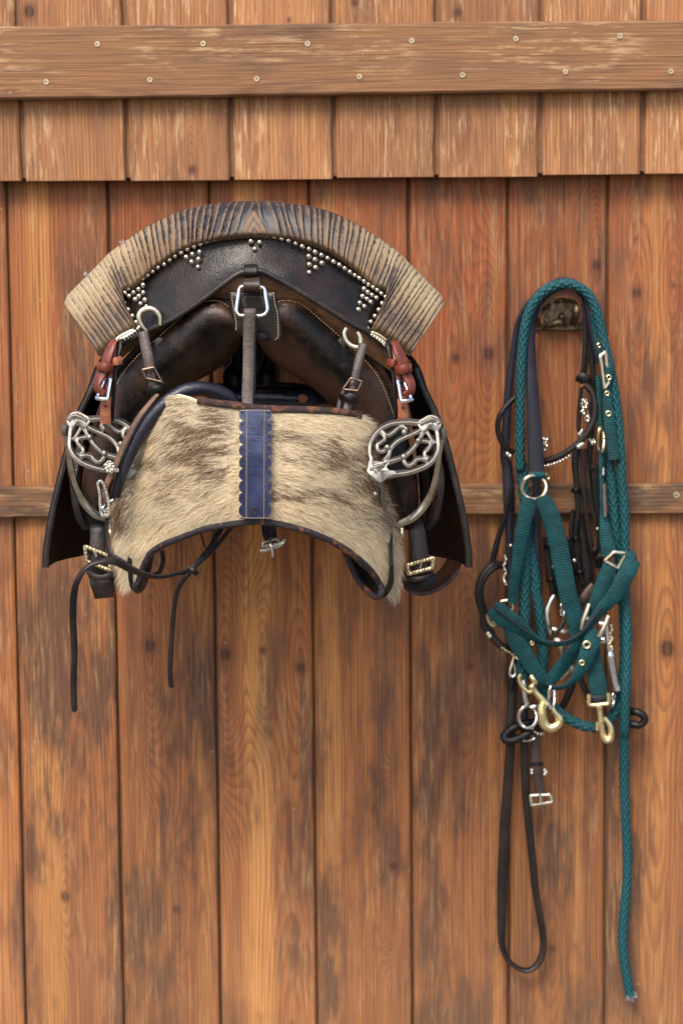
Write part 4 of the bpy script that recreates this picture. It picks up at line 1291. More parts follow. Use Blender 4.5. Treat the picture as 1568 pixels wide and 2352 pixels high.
M['hide'] = plain('cream_hide', (0.82, 0.66, 0.43), 0.85, 0.3, 60)
hide = mb.build('hide', M['hide'], fur, smooth=60)

# the two ends turn back behind: dark felt lining with bound edge
def wrap_end(curve_out, curve_in):
    a = cat(wpts(curve_out), 30); b = cat(wpts(curve_in), 30)
    mb = MB(); mb.sheet([a, a * .6 + b * .4 + np.array([0, 0.01, 0]), b], 30, 10, .005)
    return mb.build('turned_back_end', M['lining'], fur, smooth=60)
wrap_end([(894, 1300, .465), (895, 1340, .455), (880, 1366, .45), (868, 1368, .445), (845, 1355, .435), (822, 1328, .425), (805, 1295, .42), (792, 1262, .42)],
         [(892, 1200, .44), (890, 1230, .42), (880, 1262, .40), (868, 1280, .39), (850, 1275, .39), (835, 1260, .39), (822, 1240, .39), (805, 1215, .39)])
wrap_end([(300, 1290, .46), (305, 1340, .452), (314, 1354, .445), (328, 1340, .435), (338, 1310, .43), (344, 1280, .425), (346, 1262, .42)],
         [(310, 1240, .44), (316, 1260, .42), (322, 1262, .40), (330, 1250, .39), (334, 1235, .39), (338, 1220, .39), (342, 1215, .39)])

def bind(pts, r, d=None, n=90, name='binding', mat='binding'):
    mb = MB()
    mb.tube(cat(wpts([(p[0], p[1], p[2] if len(p) > 2 else dfur(p[0], p[1]) + .002) for p in pts]), n), r, 10)
    return mb.build(name, M[mat], fur)
bind([(318, 1338), (330, 1300), (345, 1272), (370, 1254), (400, 1241), (470, 1215), (540, 1203), (590, 1198), (650, 1206), (720, 1226), (790, 1260), (845, 1304), (872, 1342), (876, 1360, .46), (866, 1372, .452), (846, 1360, .44), (822, 1332, .43), (805, 1298, .425), (790, 1262, .42)], .0044, n=160)
bind([(318, 1338), (310, 1346, .465), (316, 1357, .455), (328, 1345, .44), (338, 1315, .435), (345, 1275, .43)], .0042, n=40)
bind([(455, 920), (500, 926), (545, 931), (600, 938), (700, 941), (770, 945), (805, 950), (826, 957)], .0050, mat='binding_top')

# scalloped blue leather band down the middle
def half_w(y):
    k = (y - 938) / 27.6
    fr = k - math.floor(k)
    return 26.5 + 11 * math.sqrt(max(0, 1 - (2 * fr - 1) ** 2))
band_rows = np.linspace(940, 1192, 170)
Gb = []
for y in band_rows:
    hw = half_w(y)
    c = 586.5 + (y - 940) * -0.004
    Gb.append([tuple(at(x, y, dfur(x, y) + 0.0135 + (0.0018 if abs(x - c) < 19 else 0.0))) for x in (c - hw, c - 22, c - 19.5, c - 18.5, c - 8, c + 8, c + 18.5, c + 19.5, c + 22, c + hw)])
mb = MB(); mb.slab(np.array(Gb), 0.003)
band = mb.build('centre_band', M['blue_band'], fur, smooth=40)
db = lambda x, y: dfur(x, y) + 0.0152
stitches(band, [(566.5, 942), (566, 1060), (565.5, 1190)], db, 5.2, .00045)
stitches(band, [(607, 942), (606.5, 1060), (606, 1190)], db, 5.2, .00045)
stitches(band, [(552, 943), (586, 942), (622, 944)], db, 5.0, .00045)
stitches(band, [(552, 1189), (586, 1190), (622, 1190)], db, 5.0, .00045)
eye0 = dome_mesh('punch_hole', 0.0011, M['lining'], .15)
for k in range(10):
    y = 938 + 27.6 * (k + .5)
    if y > 1192: break
    for x in (556.5, 617):
        place(eye0, band, at(x, y - 4, dfur(x, y) + 0.0138))

# embossed number near its lower end
zR = crop(940, 1960, 9.8)
mb = MB()
q = [zR(*p) for p in [(650, 745), (690, 690), (740, 665), (800, 668), (845, 705), (848, 750), (800, 788), (730, 820), (680, 850), (662, 890), (700, 922), (750, 900), (800, 938), (832, 920)]]
mb.tube(cat(wpts([(x, y, dfur(x, y) + .0155) for x, y in q]), 50), .0007, 6)
mb.build('embossed_number', M['grey_strap'], band)

# hair
def brown_density(x, y):
    """dark brindle as the animal wore it"""
    d = 0.085
    for bx, by, sx, sy, a in [(500, 985, 60, 45, .55), (470, 1040, 75, 40, .55), (520, 1060, 45, 30, .35), (420, 990, 45, 40, .30), (330, 1050, 30, 22, .75), (288, 1120, 26, 45, .70), (280, 1170, 22, 35, .6), (300, 1230, 24, 40, .35), (400, 1130, 70, 22, .25), (440, 1085, 70, 18, .35),
                              (655, 1000, 38, 10, .75), (720, 1012, 40, 12, .5), (770, 1040, 50, 16, .65), (745, 1065, 40, 14, .35), (640, 1138, 40, 9, .75), (690, 1120, 45, 14, .45), (740, 1135, 45, 16, .40), (820, 1080, 40, 30, .5), (850, 1130, 26, 60, .55), (880, 1200, 20, 60, .5), (790, 1160, 60, 30, .25), (830, 1010, 30, 22, .30), (650, 1050, 30, 12, .2)]:
        d += a * math.exp(-((x - bx) / sx) ** 2 - ((y - by) / sy) ** 2)
    for bx, by, sx, sy, a in [(555, 1060, 22, 140, .6), (420, 1210, 110, 28, .4), (330, 1290, 40, 60, .3), (700, 965, 90, 16, .4), (680, 1180, 70, 20, .4), (850, 1250, 30, 60, .35), (640, 1080, 40, 16, .3)]:
        d -= a * math.exp(-((x - bx) / sx) ** 2 - ((y - by) / sy) ** 2)
    return d
nH = 150000
hv, hf, hc = [], [], []
u = rng.random(nH); v = rng.random(nH)
gi = u * (NUF - 1); gj = v * (NVF - 1)
i0 = np.minimum(gi.astype(int), NUF - 2); j0 = np.minimum(gj.astype(int), NVF - 2)
fi, fj = (gi - i0)[:, None], (gj - j0)[:, None]
def bil(A): return A[i0, j0] * (1 - fi) * (1 - fj) + A[i0 + 1, j0] * fi * (1 - fj) + A[i0, j0 + 1] * (1 - fi) * fj + A[i0 + 1, j0 + 1] * fi * fj
root = bil(Gw); px = bil(Gp)
Tu = np.gradient(Gw, axis=0); Tv = np.gradient(Gw, axis=1)
Nn = np.cross(Tu, Tv); Nn /= np.linalg.norm(Nn, axis=2)[:, :, None]
if Nn[:, :, 1].mean() > 0: Nn = -Nn
nrm = bil(Nn); nrm /= np.linalg.norm(nrm, axis=1)[:, None]
X, Y = px[:, 0], px[:, 1]
keep = np.abs(X - 586) > 33
side = np.sign(X - 586.5)
# smooth random swirl
def lownoise(sx, sy, seed):
    r = np.random.default_rng(seed)
    out = np.zeros(nH)
    for _ in range(10):
        a, b, c = r.normal(0, 1 / sx), r.normal(0, 1 / sy), r.uniform(0, 6.28)
        out += np.sin(X * a + Y * b + c)
    return out / math.sqrt(10)
vy = np.clip((Y - 930) / 430, 0, 1)
au = np.clip(np.abs(X - CX) / 300, 0, 1)
down = 0.10 + 0.38 * vy + 0.45 * au * vy + 0.20 * lownoise(60, 45, 1) + rng.normal(0, .14, nH)
# left half lies almost level, its far edge turns down
lat = side * (1.0 - 0.35 * vy * au) + 0.12 * lownoise(50, 50, 2) + rng.normal(0, .10, nH)
dirv = lat[:, None] * np.array([1.0, 0, 0]) + down[:, None] * np.array([0, 0, -1.0])
dirv -= nrm * (dirv * nrm).sum(1)[:, None]
dirv /= np.linalg.norm(dirv, axis=1)[:, None]
length = (0.0125 + 0.009 * au + 0.003 * vy) * rng.uniform(.6, 1.35, nH)
near_band = np.clip((np.abs(X - 586) - 18) / 60, 0.35, 1)
length *= near_band
edge_d = np.minimum(np.abs(Y - bottom_y(X)), np.abs(Y - 930))
length *= np.where((np.abs(X - CX) < 250), np.clip(0.40 + edge_d / 60, .4, 1), np.clip(0.5 + edge_d / 60, .5, 1))
lift0 = rng.uniform(0.14, 0.46, nH)
clump = lownoise(9, 6, 3)
tips = dirv + nrm * (lift0 * 0.4)[:, None] + (clump * .10)[:, None] * np.array([0, 0, -1.0])
p0 = root + nrm * 0.0002
p1 = p0 + length[:, None] * .38 * (dirv + nrm * lift0[:, None])
p2 = p1 + length[:, None] * .36 * (dirv + nrm * (lift0 * .30)[:, None] + (clump * .08)[:, None] * np.array([0, 0, -1.0]))
p3 = p2 + length[:, None] * .30 * (dirv + np.array([0, 0, -.22]) - nrm * 0.02 + rng.normal(0, .07, (nH, 3)))
wd = 0.00033 * rng.uniform(.7, 1.35, nH)
sd = np.cross(dirv, nrm)
twist = rng.uniform(-.7, .7, nH)
sd = sd * np.cos(twist)[:, None] + nrm * np.sin(twist)[:, None]
V = np.stack([p0 - sd * wd[:, None] * .5, p0 + sd * wd[:, None] * .5, p1 - sd * wd[:, None] * .5, p1 + sd * wd[:, None] * .5, p2 - sd * wd[:, None] * .38, p2 + sd * wd[:, None] * .38, p3], 1)
bd = np.array([brown_density(a, b) for a, b in zip(X, Y)])
bd = np.clip(bd, 0.02, 1.2) * np.clip(1 + 0.45 * lownoise(30, 9, 5) + 0.55 * lownoise(13, 4, 6) + 0.5 * lownoise(8, 2.2, 16), 0.05, 3) + 0.05 * lownoise(14, 5, 26)
dark = rng.random(nH) < np.clip(bd * 0.95, 0.02, .88)
cream = np.array([0.985, 0.85, 0.60]); white = np.array([0.99, 0.92, 0.73]); tanc = np.array([0.52, 0.30, 0.15]); brown = np.array([0.11, 0.053, 0.030]); grey = np.array([0.28, 0.155, 0.088])
mixr = rng.random(nH)[:, None]
light_c = cream * (1 - mixr) + white * mixr
light_c = np.where((rng.random(nH) < .11)[:, None], tanc, light_c)
lt = np.clip(0.5 + .5 * lownoise(60, 30, 9), 0, 1)[:, None]
light_c = light_c * (.86 + .14 * lt) * rng.uniform(.82, 1.0, nH)[:, None]
dark_c = brown * (1 - mixr) + grey * mixr
C = np.zeros((nH, 7, 4)); C[..., 3] = 1
rootc = np.where(dark[:, None], tanc * .55 + cream * .25, light_c * .92)
tipc = np.where(dark[:, None], dark_c, light_c)
C[:, 0:2, :3] = rootc[:, None]; C[:, 2:4, :3] = np.where(dark[:, None], dark_c * .8 + tanc * .2, light_c)[:, None]; C[:, 4:6, :3] = tipc[:, None]
C[:, 6, :3] = np.where((dark & (rng.random(nH) < .35))[:, None], cream, tipc)
V, C = V[keep], C[keep]
nK = len(V)
base = (np.arange(nK) * 7)[:, None]
quads = np.concatenate([base + np.array([[0, 1, 3, 2]]), base + np.array([[2, 3, 5, 4]])], 1).reshape(-1, 4)
tris = base + np.array([[4, 5, 6]])
off = np.array(tuple(wloc(hide)))
me = bpy.data.meshes.new('hair')
me.vertices.add(nK * 7); me.vertices.foreach_set('co', (V.reshape(-1, 3) - off).astype(np.float32).ravel())
loops = np.concatenate([quads.ravel(), tris.ravel()]).astype(np.int32)
me.loops.add(len(loops)); me.loops.foreach_set('vertex_index', loops)
nq, nt = len(quads), len(tris)
me.polygons.add(nq + nt)
me.polygons.foreach_set('loop_start', np.concatenate([np.arange(nq) * 4, nq * 4 + np.arange(nt) * 3]).astype(np.int32))
me.polygons.foreach_set('use_smooth', np.ones(nq + nt, dtype=bool))
ca = me.attributes.new('hair_colour', 'FLOAT_COLOR', 'POINT')
ca.data.foreach_set('color', C.astype(np.float32).ravel())
me.update(calc_edges=True)
t = NT('animal_hair')
hcn = t.n('Attribute', attribute_name='hair_colour').outputs['Color']
t.put(t.b.inputs['Base Color'], hcn)
t.b.inputs['Roughness'].default_value = 0.5
t.b.inputs['Specular IOR Level'].default_value = 0.3
tl = t.n('BsdfTranslucent', {'Color': hcn})
ms = t.n('MixShader', {0: 0.5, 1: t.b.outputs[0], 2: tl.outputs[0]})
t.t.links.new(ms.outputs[0], t.t.nodes['Material Output'].inputs[0])
me.materials.append(t.mat)
hair = bpy.data.objects.new('hair', me)
COL.objects.link(hair)
hair.parent = hide
hair['kind'] = 'stuff'

# straps the cover hangs by
dS = .525
strap(fur, [zM(626, 1140, .515), zM(622, 1180, .520), zD(530, 200, .520), zD(525, 400, .522), zD(522, 600, .528), zD(515, 800, .538), zD(512, 935, .545)], [27, 27, 27, 26, 26, 26, 26], .004, 'grey_strap', 'centre_strap', n=60)
strap(fur, [zD(560, 130, .508), zD(545, 400, .512), zD(540, 700, .522), zD(520, 930, .535)], [24, 24, 26, 28], .003, 'dkbrown', 'centre_strap_tail')
# left hanger
strap(fur, [zC(925, 60, .476), zC(940, 160, .482), zC(965, 280, .488), zC(985, 400, .492), zC(1005, 500, .494), zC(1030, 600, .494), zC(1060, 640, .488)], [24, 25, 26, 25, 22, 24, 14], .0035, 'brown', 'hanger_strap')
b = buckle_frame(fur, [zC(915, 400), zC(1020, 378), zC(1095, 510), zC(950, 475)], .498, .0018, 'darkmetal', 'hanger_buckle', [zC(975, 395, .501), zC(985, 440, .499)])
strap(fur, [zC(955, 590, .496), zC(1010, 575, .5025), zC(1070, 565, .5025), zC(1115, 555, .496)], 15, .003, 'black', 'hanger_keeper')
strap(fur, [zC(1080, 480, .484), zC(1100, 540, .486), zC(1110, 620, .482)], [9, 11, 10], .003, 'dkbrown', 'hanger_tail')
# right hanger
strap(fur, [zE(385, 190, .478), zE(355, 300, .484), zE(325, 430, .490), zE(300, 560, .494), zE(270, 690, .500), zE(235, 800, .506), zE(215, 870, .510)], [21, 22, 21, 20, 20, 20, 20], .0035, 'brown', 'hanger_strap', [-15, -12, -8, 0, 0, 0, 0])
strap(fur, [zE(205, 640, .494), zE(175, 700, .496), zE(150, 770, .498), zE(135, 840, .50)], [11, 12, 12, 12], .004, 'brown', 'hanger_tail', -20)
b = buckle_frame(fur, [zE(262, 535), zE(375, 572), zE(330, 665), zE(180, 650)], .504, .0018, 'darkmetal', 'hanger_buckle', [zE(318, 552, .507), zE(300, 600, .504)])
strap(fur, [zE(150, 730, .502), zE(200, 725, .511), zE(270, 750, .513), zE(330, 770, .505)], 15, .003, 'black', 'hanger_keeper')
# small strap with cast buckle below the middle of the arch
st = strap(fur, [zO(745, 120, .46), zO(760, 300, .465), zO(790, 450, .470), zO(810, 600, .470)], [33, 33, 32, 24], .004, 'black', 'lower_strap')
strap(fur, [zO(650, 150, .463), zO(670, 350, .470), zO(700, 560, .474)], [9, 10, 7], .004, 'black', 'lower_strap_fold')
orn_buckle(fur, [zO(590, 700), zO(600, 590), zO(960, 500), zO(1060, 600)], .474, .0016, 'silver', 8, None, 'lower_buckle')
mb = MB()
for k in range(9):
    f = k / 8
    mb.ball(at(*zO(560 + 500 * f, 800 - 20 * f - 120 * f * f, .482)), .0026 * (1.1 - .3 * f), 8, 5)
mb.strap([zO(540, 810, .480), zO(700, 770, .478), zO(900, 700, .478), zO(1080, 620, .478), zO(1170, 510, .476)], [5, 8, 9, 9, 7], .004)
mb.build('lower_buckle_front', M['silver'], fur)
mb = MB()
mb.tube(cat(wpts([zO(795, 500, .486), zO(805, 640, .490), zO(830, 780, .490), zO(855, 880, .486), zO(850, 950, .482)]), 14), .0020, 8)
mb.build('lower_prong', M['steel'], fur)

# ------------------------------------------------------------------ crupper: padded tail loop, rein strap and tie ends
cr = thing('crupper', 'dark padded crupper loop with thin straps dangling left of the fur cover', 'crupper', at(250, 1250, .5))
mb = MB()
tp = [(548, 945, .47), (530, 918, .478), (500, 900, .484), (462, 892, .490), (425, 898, .494), (395, 915, .497), (360, 945, .499), (328, 985, .500), (303, 1030, .500), (287, 1070, .500), (277, 1105, .498), (270, 1140, .490)]
P = cat(wpts(tp), 90)
mb.tube(P, np.interp(np.linspace(0, 1, 90), [0, .1, .5, .75, .9, 1], [.0075, .0095, .0098, .0088, .006, .0042]), 16)
mb.build('padded_loop', M['blueblack'], cr)
strap(cr, [(362, 905, .500), (345, 925, .505), (318, 960, .508), (296, 1000, .510), (277, 1040, .511), (262, 1075, .511), (248, 1105, .511), (238, 1135, .510), (236, 1160, .509)], [11, 12, 14, 15, 15, 15, 14, 13, 12], .0035, 'tan_edge', 'rein_strap', [-35, -30, -25, -20, -20, -20, -20, -20, -15], n=60)
strap(cr, [zC(740, 1130, .502), zC(730, 1230, .503), zC(700, 1380, .503), zC(670, 1490, .503), zC(640, 1580, .502)], [13, 17, 16, 15, 14], .004, 'black', 'side_strap', -20)
strap(cr, [zC(760, 1180, .498), zC(745, 1300, .498), zC(720, 1420, .497), zC(690, 1510, .497)], [9, 10, 10, 8], .004, 'dkbrown', 'side_strap', -20)
def cast_cluster(name, pts, d, r, seed, core=None):
    rr = random.Random(seed)
    mb = MB()
    for x, y, s in pts:
        mb.ball(at(x, y, d + rr.uniform(-.0008, .0015)), r * s, 8, 6)
    if core:
        mb.strap([(x, y, d - .001) for x, y in core[0]], core[1], .004)
    o = mb.build(name, M['silver'], cr)
    return o
# rosette
pts = [zC(625, 1270) + (1.4,)]
for k in range(9):
    a = k / 9 * 6.283
    pts.append(zC(625 + 34 * math.cos(a), 1272 + 44 * math.sin(a)) + (1.0,))
    pts.append(zC(625 + 18 * math.cos(a + .3), 1272 + 24 * math.sin(a + .3)) + (.8,))
cast_cluster('rosette', pts, .520, .0026, 3, ([zC(590, 1230), zC(625, 1270), zC(660, 1315)], 19))
mb = MB(); mb.strap([zC(660, 1300, .515), zC(705, 1302, .513)], 9, .003); mb.build('rosette_tab', M['bone'], cr)
# oval cast buckle
ov = [(545, 1400), (575, 1440), (592, 1500), (605, 1560), (615, 1620), (615, 1680), (600, 1710), (565, 1715), (550, 1680), (540, 1610), (538, 1540), (530, 1480), (520, 1425)]
mb = MB()
q = cat([zC(*p) for p in ov], 60, closed=True)
mb.tube(wpts([(x, y, .517) for x, y in q]), .0024, 8, closed=True)
ob = mb.build('cast_buckle', M['silver'], cr)
mb = MB()
for k, (x, y) in enumerate(cat([zC(*p) for p in ov], 34, closed=True)):
    mb.ball(at(x + random.uniform(-.8, .8), y, .5195), .0017 * random.uniform(.7, 1.3), 7, 5)
for k in range(16):
    mb.ball(at(*zC(585 + random.uniform(-35, 32), 1680 + random.uniform(-35, 32), .5195)), .0019, 7, 5)
mb.build('beading', M['silver'], ob)
strap(cr, [zC(555, 1470, .511), zC(570, 1540, .513), zC(580, 1620, .513)], 10, .003, 'tan_edge', 'buckle_strap')
mb = MB(); mb.tube(cat(wpts([zC(545, 1660, .521), zC(562, 1640, .523), zC(580, 1615, .52)]), 8), .0016, 8); mb.build('prong', M['steel'], ob)
mb = MB(); mb.tube(wpts([zC(620, 1585, .508), zC(655, 1568, .506)]), .0022, 8); mb.build('cross_pin', M['steel'], ob)
# strap from the buckle down into the fork
strap(cr, [zK(712, 300, .508), zK(700, 440, .508), zK(695, 560, .509), zK(700, 660, .511), zK(715, 760, .514), zK(745, 850, .518), zK(790, 900, .520)], [9, 11, 12, 13, 15, 20, 22], .0032, 'dkbrown', 'rein_strap', [-30, -35, -45, -45, -40, -30, -20], n=50)
# fork: left tie end
strap(cr, [zK(790, 900, .519), zK(720, 895, .522), zK(640, 905, .525), zK(560, 925, .527), zK(480, 975, .528), zK(420, 1050, .527), zK(375, 1150, .524), zK(350, 1280, .518), zK(345, 1400, .512), (168, 1440, .505), (171, 1500, .50), (169, 1570, .495), (171, 1636, .492)],
      [20, 17, 15, 13, 12, 13, 15, 16, 16, 16, 15, 15, 14], .0035, 'dkbrown', 'tie_end', [-20, -25, -35, -40, -35, -15, 10, 25, 25, 30, 25, 20, 20], n=100, round_end=True)
# fork: right branch sweeping up behind the fur
strap(cr, [zK(760, 880, .519), zK(840, 920, .520), zK(940, 980, .520), zK(1060, 1030, .519), zK(1200, 1062, .517), zK(1320, 1058, .514), zK(1430, 1030, .509), zF(440, 985, .503), zF(490, 940, .495), zF(545, 880, .48), zF(590, 800, .46), zF(615, 755, .445)],
      [26, 25, 23, 19, 16, 13, 12, 13, 14, 14, 13, 12], .0035, 'dkbrown', 'rein_strap', [-15, -25, -35, -40, -45, -45, -35, -20, 0, 20, 30, 30], n=100)
strap(cr, [zF(455, 990, .507), zF(480, 955, .50), zF(535, 910, .485), zF(590, 850, .47), zF(650, 775, .455), zF(668, 755, .445)], [11, 11, 10, 10, 10, 10], .0035, 'dkbrown', 'rein_strap', [0, 10, 20, 30, 35, 35], n=60)
strap(cr, [zF(440, 968, .510), zF(468, 985, .514), zF(485, 1000, .510)], 13, .003, 'black', 'slide_keeper')
# second tie end
strap(cr, [zF(450, 995, .505), zF(425, 1020, .505), zF(398, 1060, .503), zF(380, 1110, .50), zF(370, 1180, .498), (396, 1440, .495), (392, 1500, .492), (391, 1550, .490), (394, 1580, .488)], [10, 11, 11, 11, 11, 11, 12, 12, 11], .0035, 'dkbrown', 'tie_end', [30, 25, 20, 15, 15, 10, 10, 5, 0], n=80, round_end=True)
# blurred loop of the same strap far behind, by the wall
strap(cr, [zF(500, 760, .40), zF(515, 830, .36), zF(530, 870, .32)], 5, .003, 'dkbrown', 'rear_tie', 0)
strap(cr, [zF(310, 880, .36), zF(316, 930, .36), zF(300, 985, .36), zF(260, 1012, .36)], 11, .003, 'dkbrown', 'rear_tie', 20)
# ------------------------------------------------------------------ wall hook that carries the bridle
hook = thing('bridle_hook', 'cast bronze wall hook with worn red felt pad under the teal rope', 'hook', at(1285, 745, 0.0))
mb = MB()
mb.strap([zP(350, 880, .004), zP(600, 885, .004), zP(900, 885, .004), zP(1090, 880, .004)], 17, .008)
mb.strap([zP(720, 430, .004), zP(720, 600, .004), zP(720, 860, .004)], [52, 62, 72], .007)
mb.build('back_plate', M['bronze'], hook)
mb = MB()
mb.tube(cat(wpts([zP(880, 450, .008), zP(960, 500, .03), zP(1005, 600, .045), zP(985, 720, .04), zP(955, 830, .012)]), 30), [.004] * 15 + [.0055] * 15, 10)
mb.tube(cat(wpts([zP(560, 540, .008), zP(480, 600, .03), zP(420, 690, .04), zP(395, 780, .035), zP(405, 860, .010)]), 30), .0042, 10)
mb.tube(cat(wpts([zP(680, 490, .01), zP(760, 470, .03), zP(850, 470, .01)]), 14), .0040, 10)
mb.build('bracket_arm', M['bronze'], hook)
mb = MB()
mb.tube(cat(wpts([zP(480, 900, .012), zP(600, 850, .022), zP(740, 815, .026), zP(830, 870, .016)]), 20), np.array([.003] * 5 + [.005] * 10 + [.004] * 5), 10)
mb.ball(at(*zP(770, 730, .016)), .0062, 10, 7)
mb.build('cast_scroll', M['bronze'], hook)
mb = MB()
mb.strap([zP(475, 520, .030), zP(500, 450, .034), zP(620, 380, .036), zP(790, 345, .037), zP(950, 365, .036), (zP(1060, 450, .034)), zP(1100, 560, .030)], [12, 14, 15, 16, 16, 14, 10], .012, 0, n=40, dome=.002)
mb.build('felt_pad', M['felt'], hook)

# ------------------------------------------------------------------ teal lead rope
rope = thing('lead_rope', 'braided teal lead rope looped over the wall hook with frayed hanging end', 'rope', at(1400, 1500, .05))
def braided(pts, r, name='rope_strand', taper=False):
    P = cat(wpts(pts), 10)
    L = np.linalg.norm(np.diff(cat(wpts(pts), 300), axis=0), axis=1).sum()
    n = int(L / 0.0013)
    P = cat(wpts(pts), n)
    seg = 40
    T = np.gradient(P, axis=0); T /= np.linalg.norm(T, axis=1)[:, None]
    N = []; prev = np.array([0, -1.0, 0])
    for t_ in T:
        a = prev - t_ * np.dot(prev, t_); a /= np.linalg.norm(a); N.append(a); prev = a
    N = np.array(N); B = np.cross(T, N)
    s = np.linspace(0, L, n)[:, None]; a = np.linspace(0, 2 * math.pi, seg, endpoint=False)[None, :]
    k = math.pi / 0.0130
    h = np.sqrt(np.abs(np.cos(s * k + 3 * a) * np.cos(s * k - 3 * a)))
    R = r * (0.66 + 0.38 * h)
    G = P[:, None] + R[:, :, None] * (N[:, None] * np.cos(a)[..., None] * .86 + B[:, None] * np.sin(a)[..., None])
    mb = MB()
    b = mb.grid(G, cv=True, flip=True)
    mb.f.append([b + j for j in range(seg)]); mb.f.append([b + (n - 1) * seg + j for j in reversed(range(seg))])
    return mb.build(name, M['teal_rope'], rope, smooth=80)
braided([zI(415, 880, .062), zI(395, 780, .064), zI(405, 640, .058), zI(415, 450, .052), zI(415, 200, .050), zH(475, 1150, .05), zH(490, 800, .05), zH(500, 560, .048), zH(470, 330, .046), zH(448, 100, .048), zG(315, 1900, .052), zG(315, 1500, .056), zG(322, 1000, .060), zG(345, 650, .060),
         zG(400, 400, .060), zG(520, 225, .060), zG(700, 135, .060), zG(850, 150, .060), zG(980, 250, .060), zG(1055, 420, .060), zG(1110, 650, .060), zG(1170, 900, .060), zG(1225, 1200, .058), zG(1262, 1500, .056), zG(1285, 1800, .054),
         zH(1258, 250, .052), zH(1280, 500, .050), zH(1285, 800, .046), zH(1285, 1050, .046), zI(1270, 200, .052), zI(1285, 450, .056), zI(1285, 750, .058), zI(1275, 1000, .058), zI(1265, 1300, .050), zJ(1262, 120, .040), zJ(1262, 450, .032), zJ(1275, 800, .028), zJ(1290, 1100, .026), zJ(1285, 1350, .025), zJ(1258, 1650, .025), zJ(1250, 1850, .025), zJ(1270, 2050, .025), zJ(1305, 2250, .025), zJ(1318, 2300, .025)], .0087)
braided([zG(1165, 1250, .040), zH(1160, 50, .040), zH(1180, 300, .040), zH(1205, 600, .040), zH(1235, 800, .036), zH(1255, 1000, .032), zI(1265, 400, .028), zI(1262, 800, .028), zI(1240, 1010, .034), zI(1180, 1170, .042), zI(1110, 1250, .045), zI(1020, 1290, .046), zI(900, 1275, .046), zI(780, 1215, .046), zI(680, 1140, .044), zI(600, 1050, .040), zI(570, 900, .040), zI(578, 650, .042), zI(555, 380, .044), zI(510, 120, .044), zH(570, 1080, .044), zH(540, 900, .044), zH(515, 720, .040)], .0082)
# frayed end
mb = MB()
for k in range(60):
    p = np.array(tuple(at(*zJ(1320, 2290, .026)))) + rng.normal(0, .0028, 3)
    q = p + np.array([rng.normal(.001, .0028), rng.normal(0, .002), rng.normal(-.003, .002)])
    mb.tube([p, (p + q) / 2 + rng.normal(0, .0007, 3), q], .00045, 4)
mb.build('frayed_end', M['fray'], rope)
def snap_hook(root, top, eye, body, loop, d, r, loopc, name='snap_hook'):
    mb = MB()
    mb.tube(cat(wpts([p + (d,) for p in body]), 30), r, 12)
    mb.tube(cat(wpts([p + (d + .001,) for p in loop]), 50), loopc, 12)
    if top: mb.tube(cat(wpts([p + (d + .003,) for p in top]), 30), eye, 10)
    return mb.build(name, M['brass'], root)
# big brass snap, swivel ring at the rope's end
sh = snap_hook(rope, [zI(385, 840), zI(372, 890), zI(395, 940), zI(440, 985), zI(475, 990), zI(490, 960)], .0033,
               [zI(478, 955), zI(520, 1005), zI(570, 1062), zI(610, 1105)],
               [zI(575, 1085), zI(565, 1140), zI(568, 1210), zI(590, 1270), zI(640, 1298), (zI(695, 1275)), zI(715, 1235), zI(695, 1190), zI(655, 1150)], .085,
               np.interp(np.linspace(0, 1, 30), [0, .12, .2, 1], [.005, .0052, .0046, .0058]),
               np.interp(np.linspace(0, 1, 50), [0, .2, .6, .85, 1], [.0065, .0080, .0075, .006, .0042]))
mb = MB(); mb.tube(cat(wpts([zI(475, 858, .092), zI(492, 885, .094), zI(512, 915, .092)]), 10), .0042, 10); mb.ball(at(*zI(480, 948, .092)), .0052, 10, 7); mb.build('swivel', M['brass'], sh)
mb = MB(); mb.tube(wpts([zI(655, 1130, .088), zI(675, 1165, .09), zI(705, 1200, .09)]), .0032, 8); mb.build('gate', M['brass'], sh)

# ------------------------------------------------------------------ teal halter
hal = thing('halter', 'teal nylon webbing halter with brass fittings hanging over the dark bridle', 'halter', at(1290, 1500, .07))
TW = .0034
def web(pts, w, ang=0, name='webbing_strap', mat='teal_web', n=None, th=TW):
    return strap(hal, pts, np.asarray(w, dtype=float) * (1.14 if mat == 'teal_web' else 1.0), th, mat, name, ang, n)
# padded crown piece
web([zG(880, 165, .050), zG(780, 150, .050), zG(640, 190, .050), zG(520, 290, .050), zG(450, 420, .051), zG(418, 650, .052), zG(420, 950, .055), zG(435, 1250, .060), zG(450, 1550, .064), zG(463, 1800, .068), zG(470, 1945, .070)], [12, 12, 13, 14, 15, 19, 23, 28, 33, 36, 37], [60, 60, 55, 45, 35, 20, 10, 5, 0, 0, 0], 'crown_pad', 'navy', 90, .007)
web([zG(860, 190, .048), zG(930, 270, .048), zG(965, 420, .05), zG(1000, 600, .05), zG(1035, 780, .05), zG(1065, 900, .05)], [12, 13, 14, 13, 12, 10], [-60, -55, -45, -40, -40, -40], 'crown_strap', 'navy', 60, .005)
web([zG(1000, 420, .054), zG(1030, 600, .054), zG(1055, 750, .054), zG(1085, 860, .056)], [8, 8, 10, 12], -40)
web([zH(582, 178, .073), zH(582, 205, .0745), zH(582, 235, .070)], [32, 32, 30], 0, 'ring_tab')
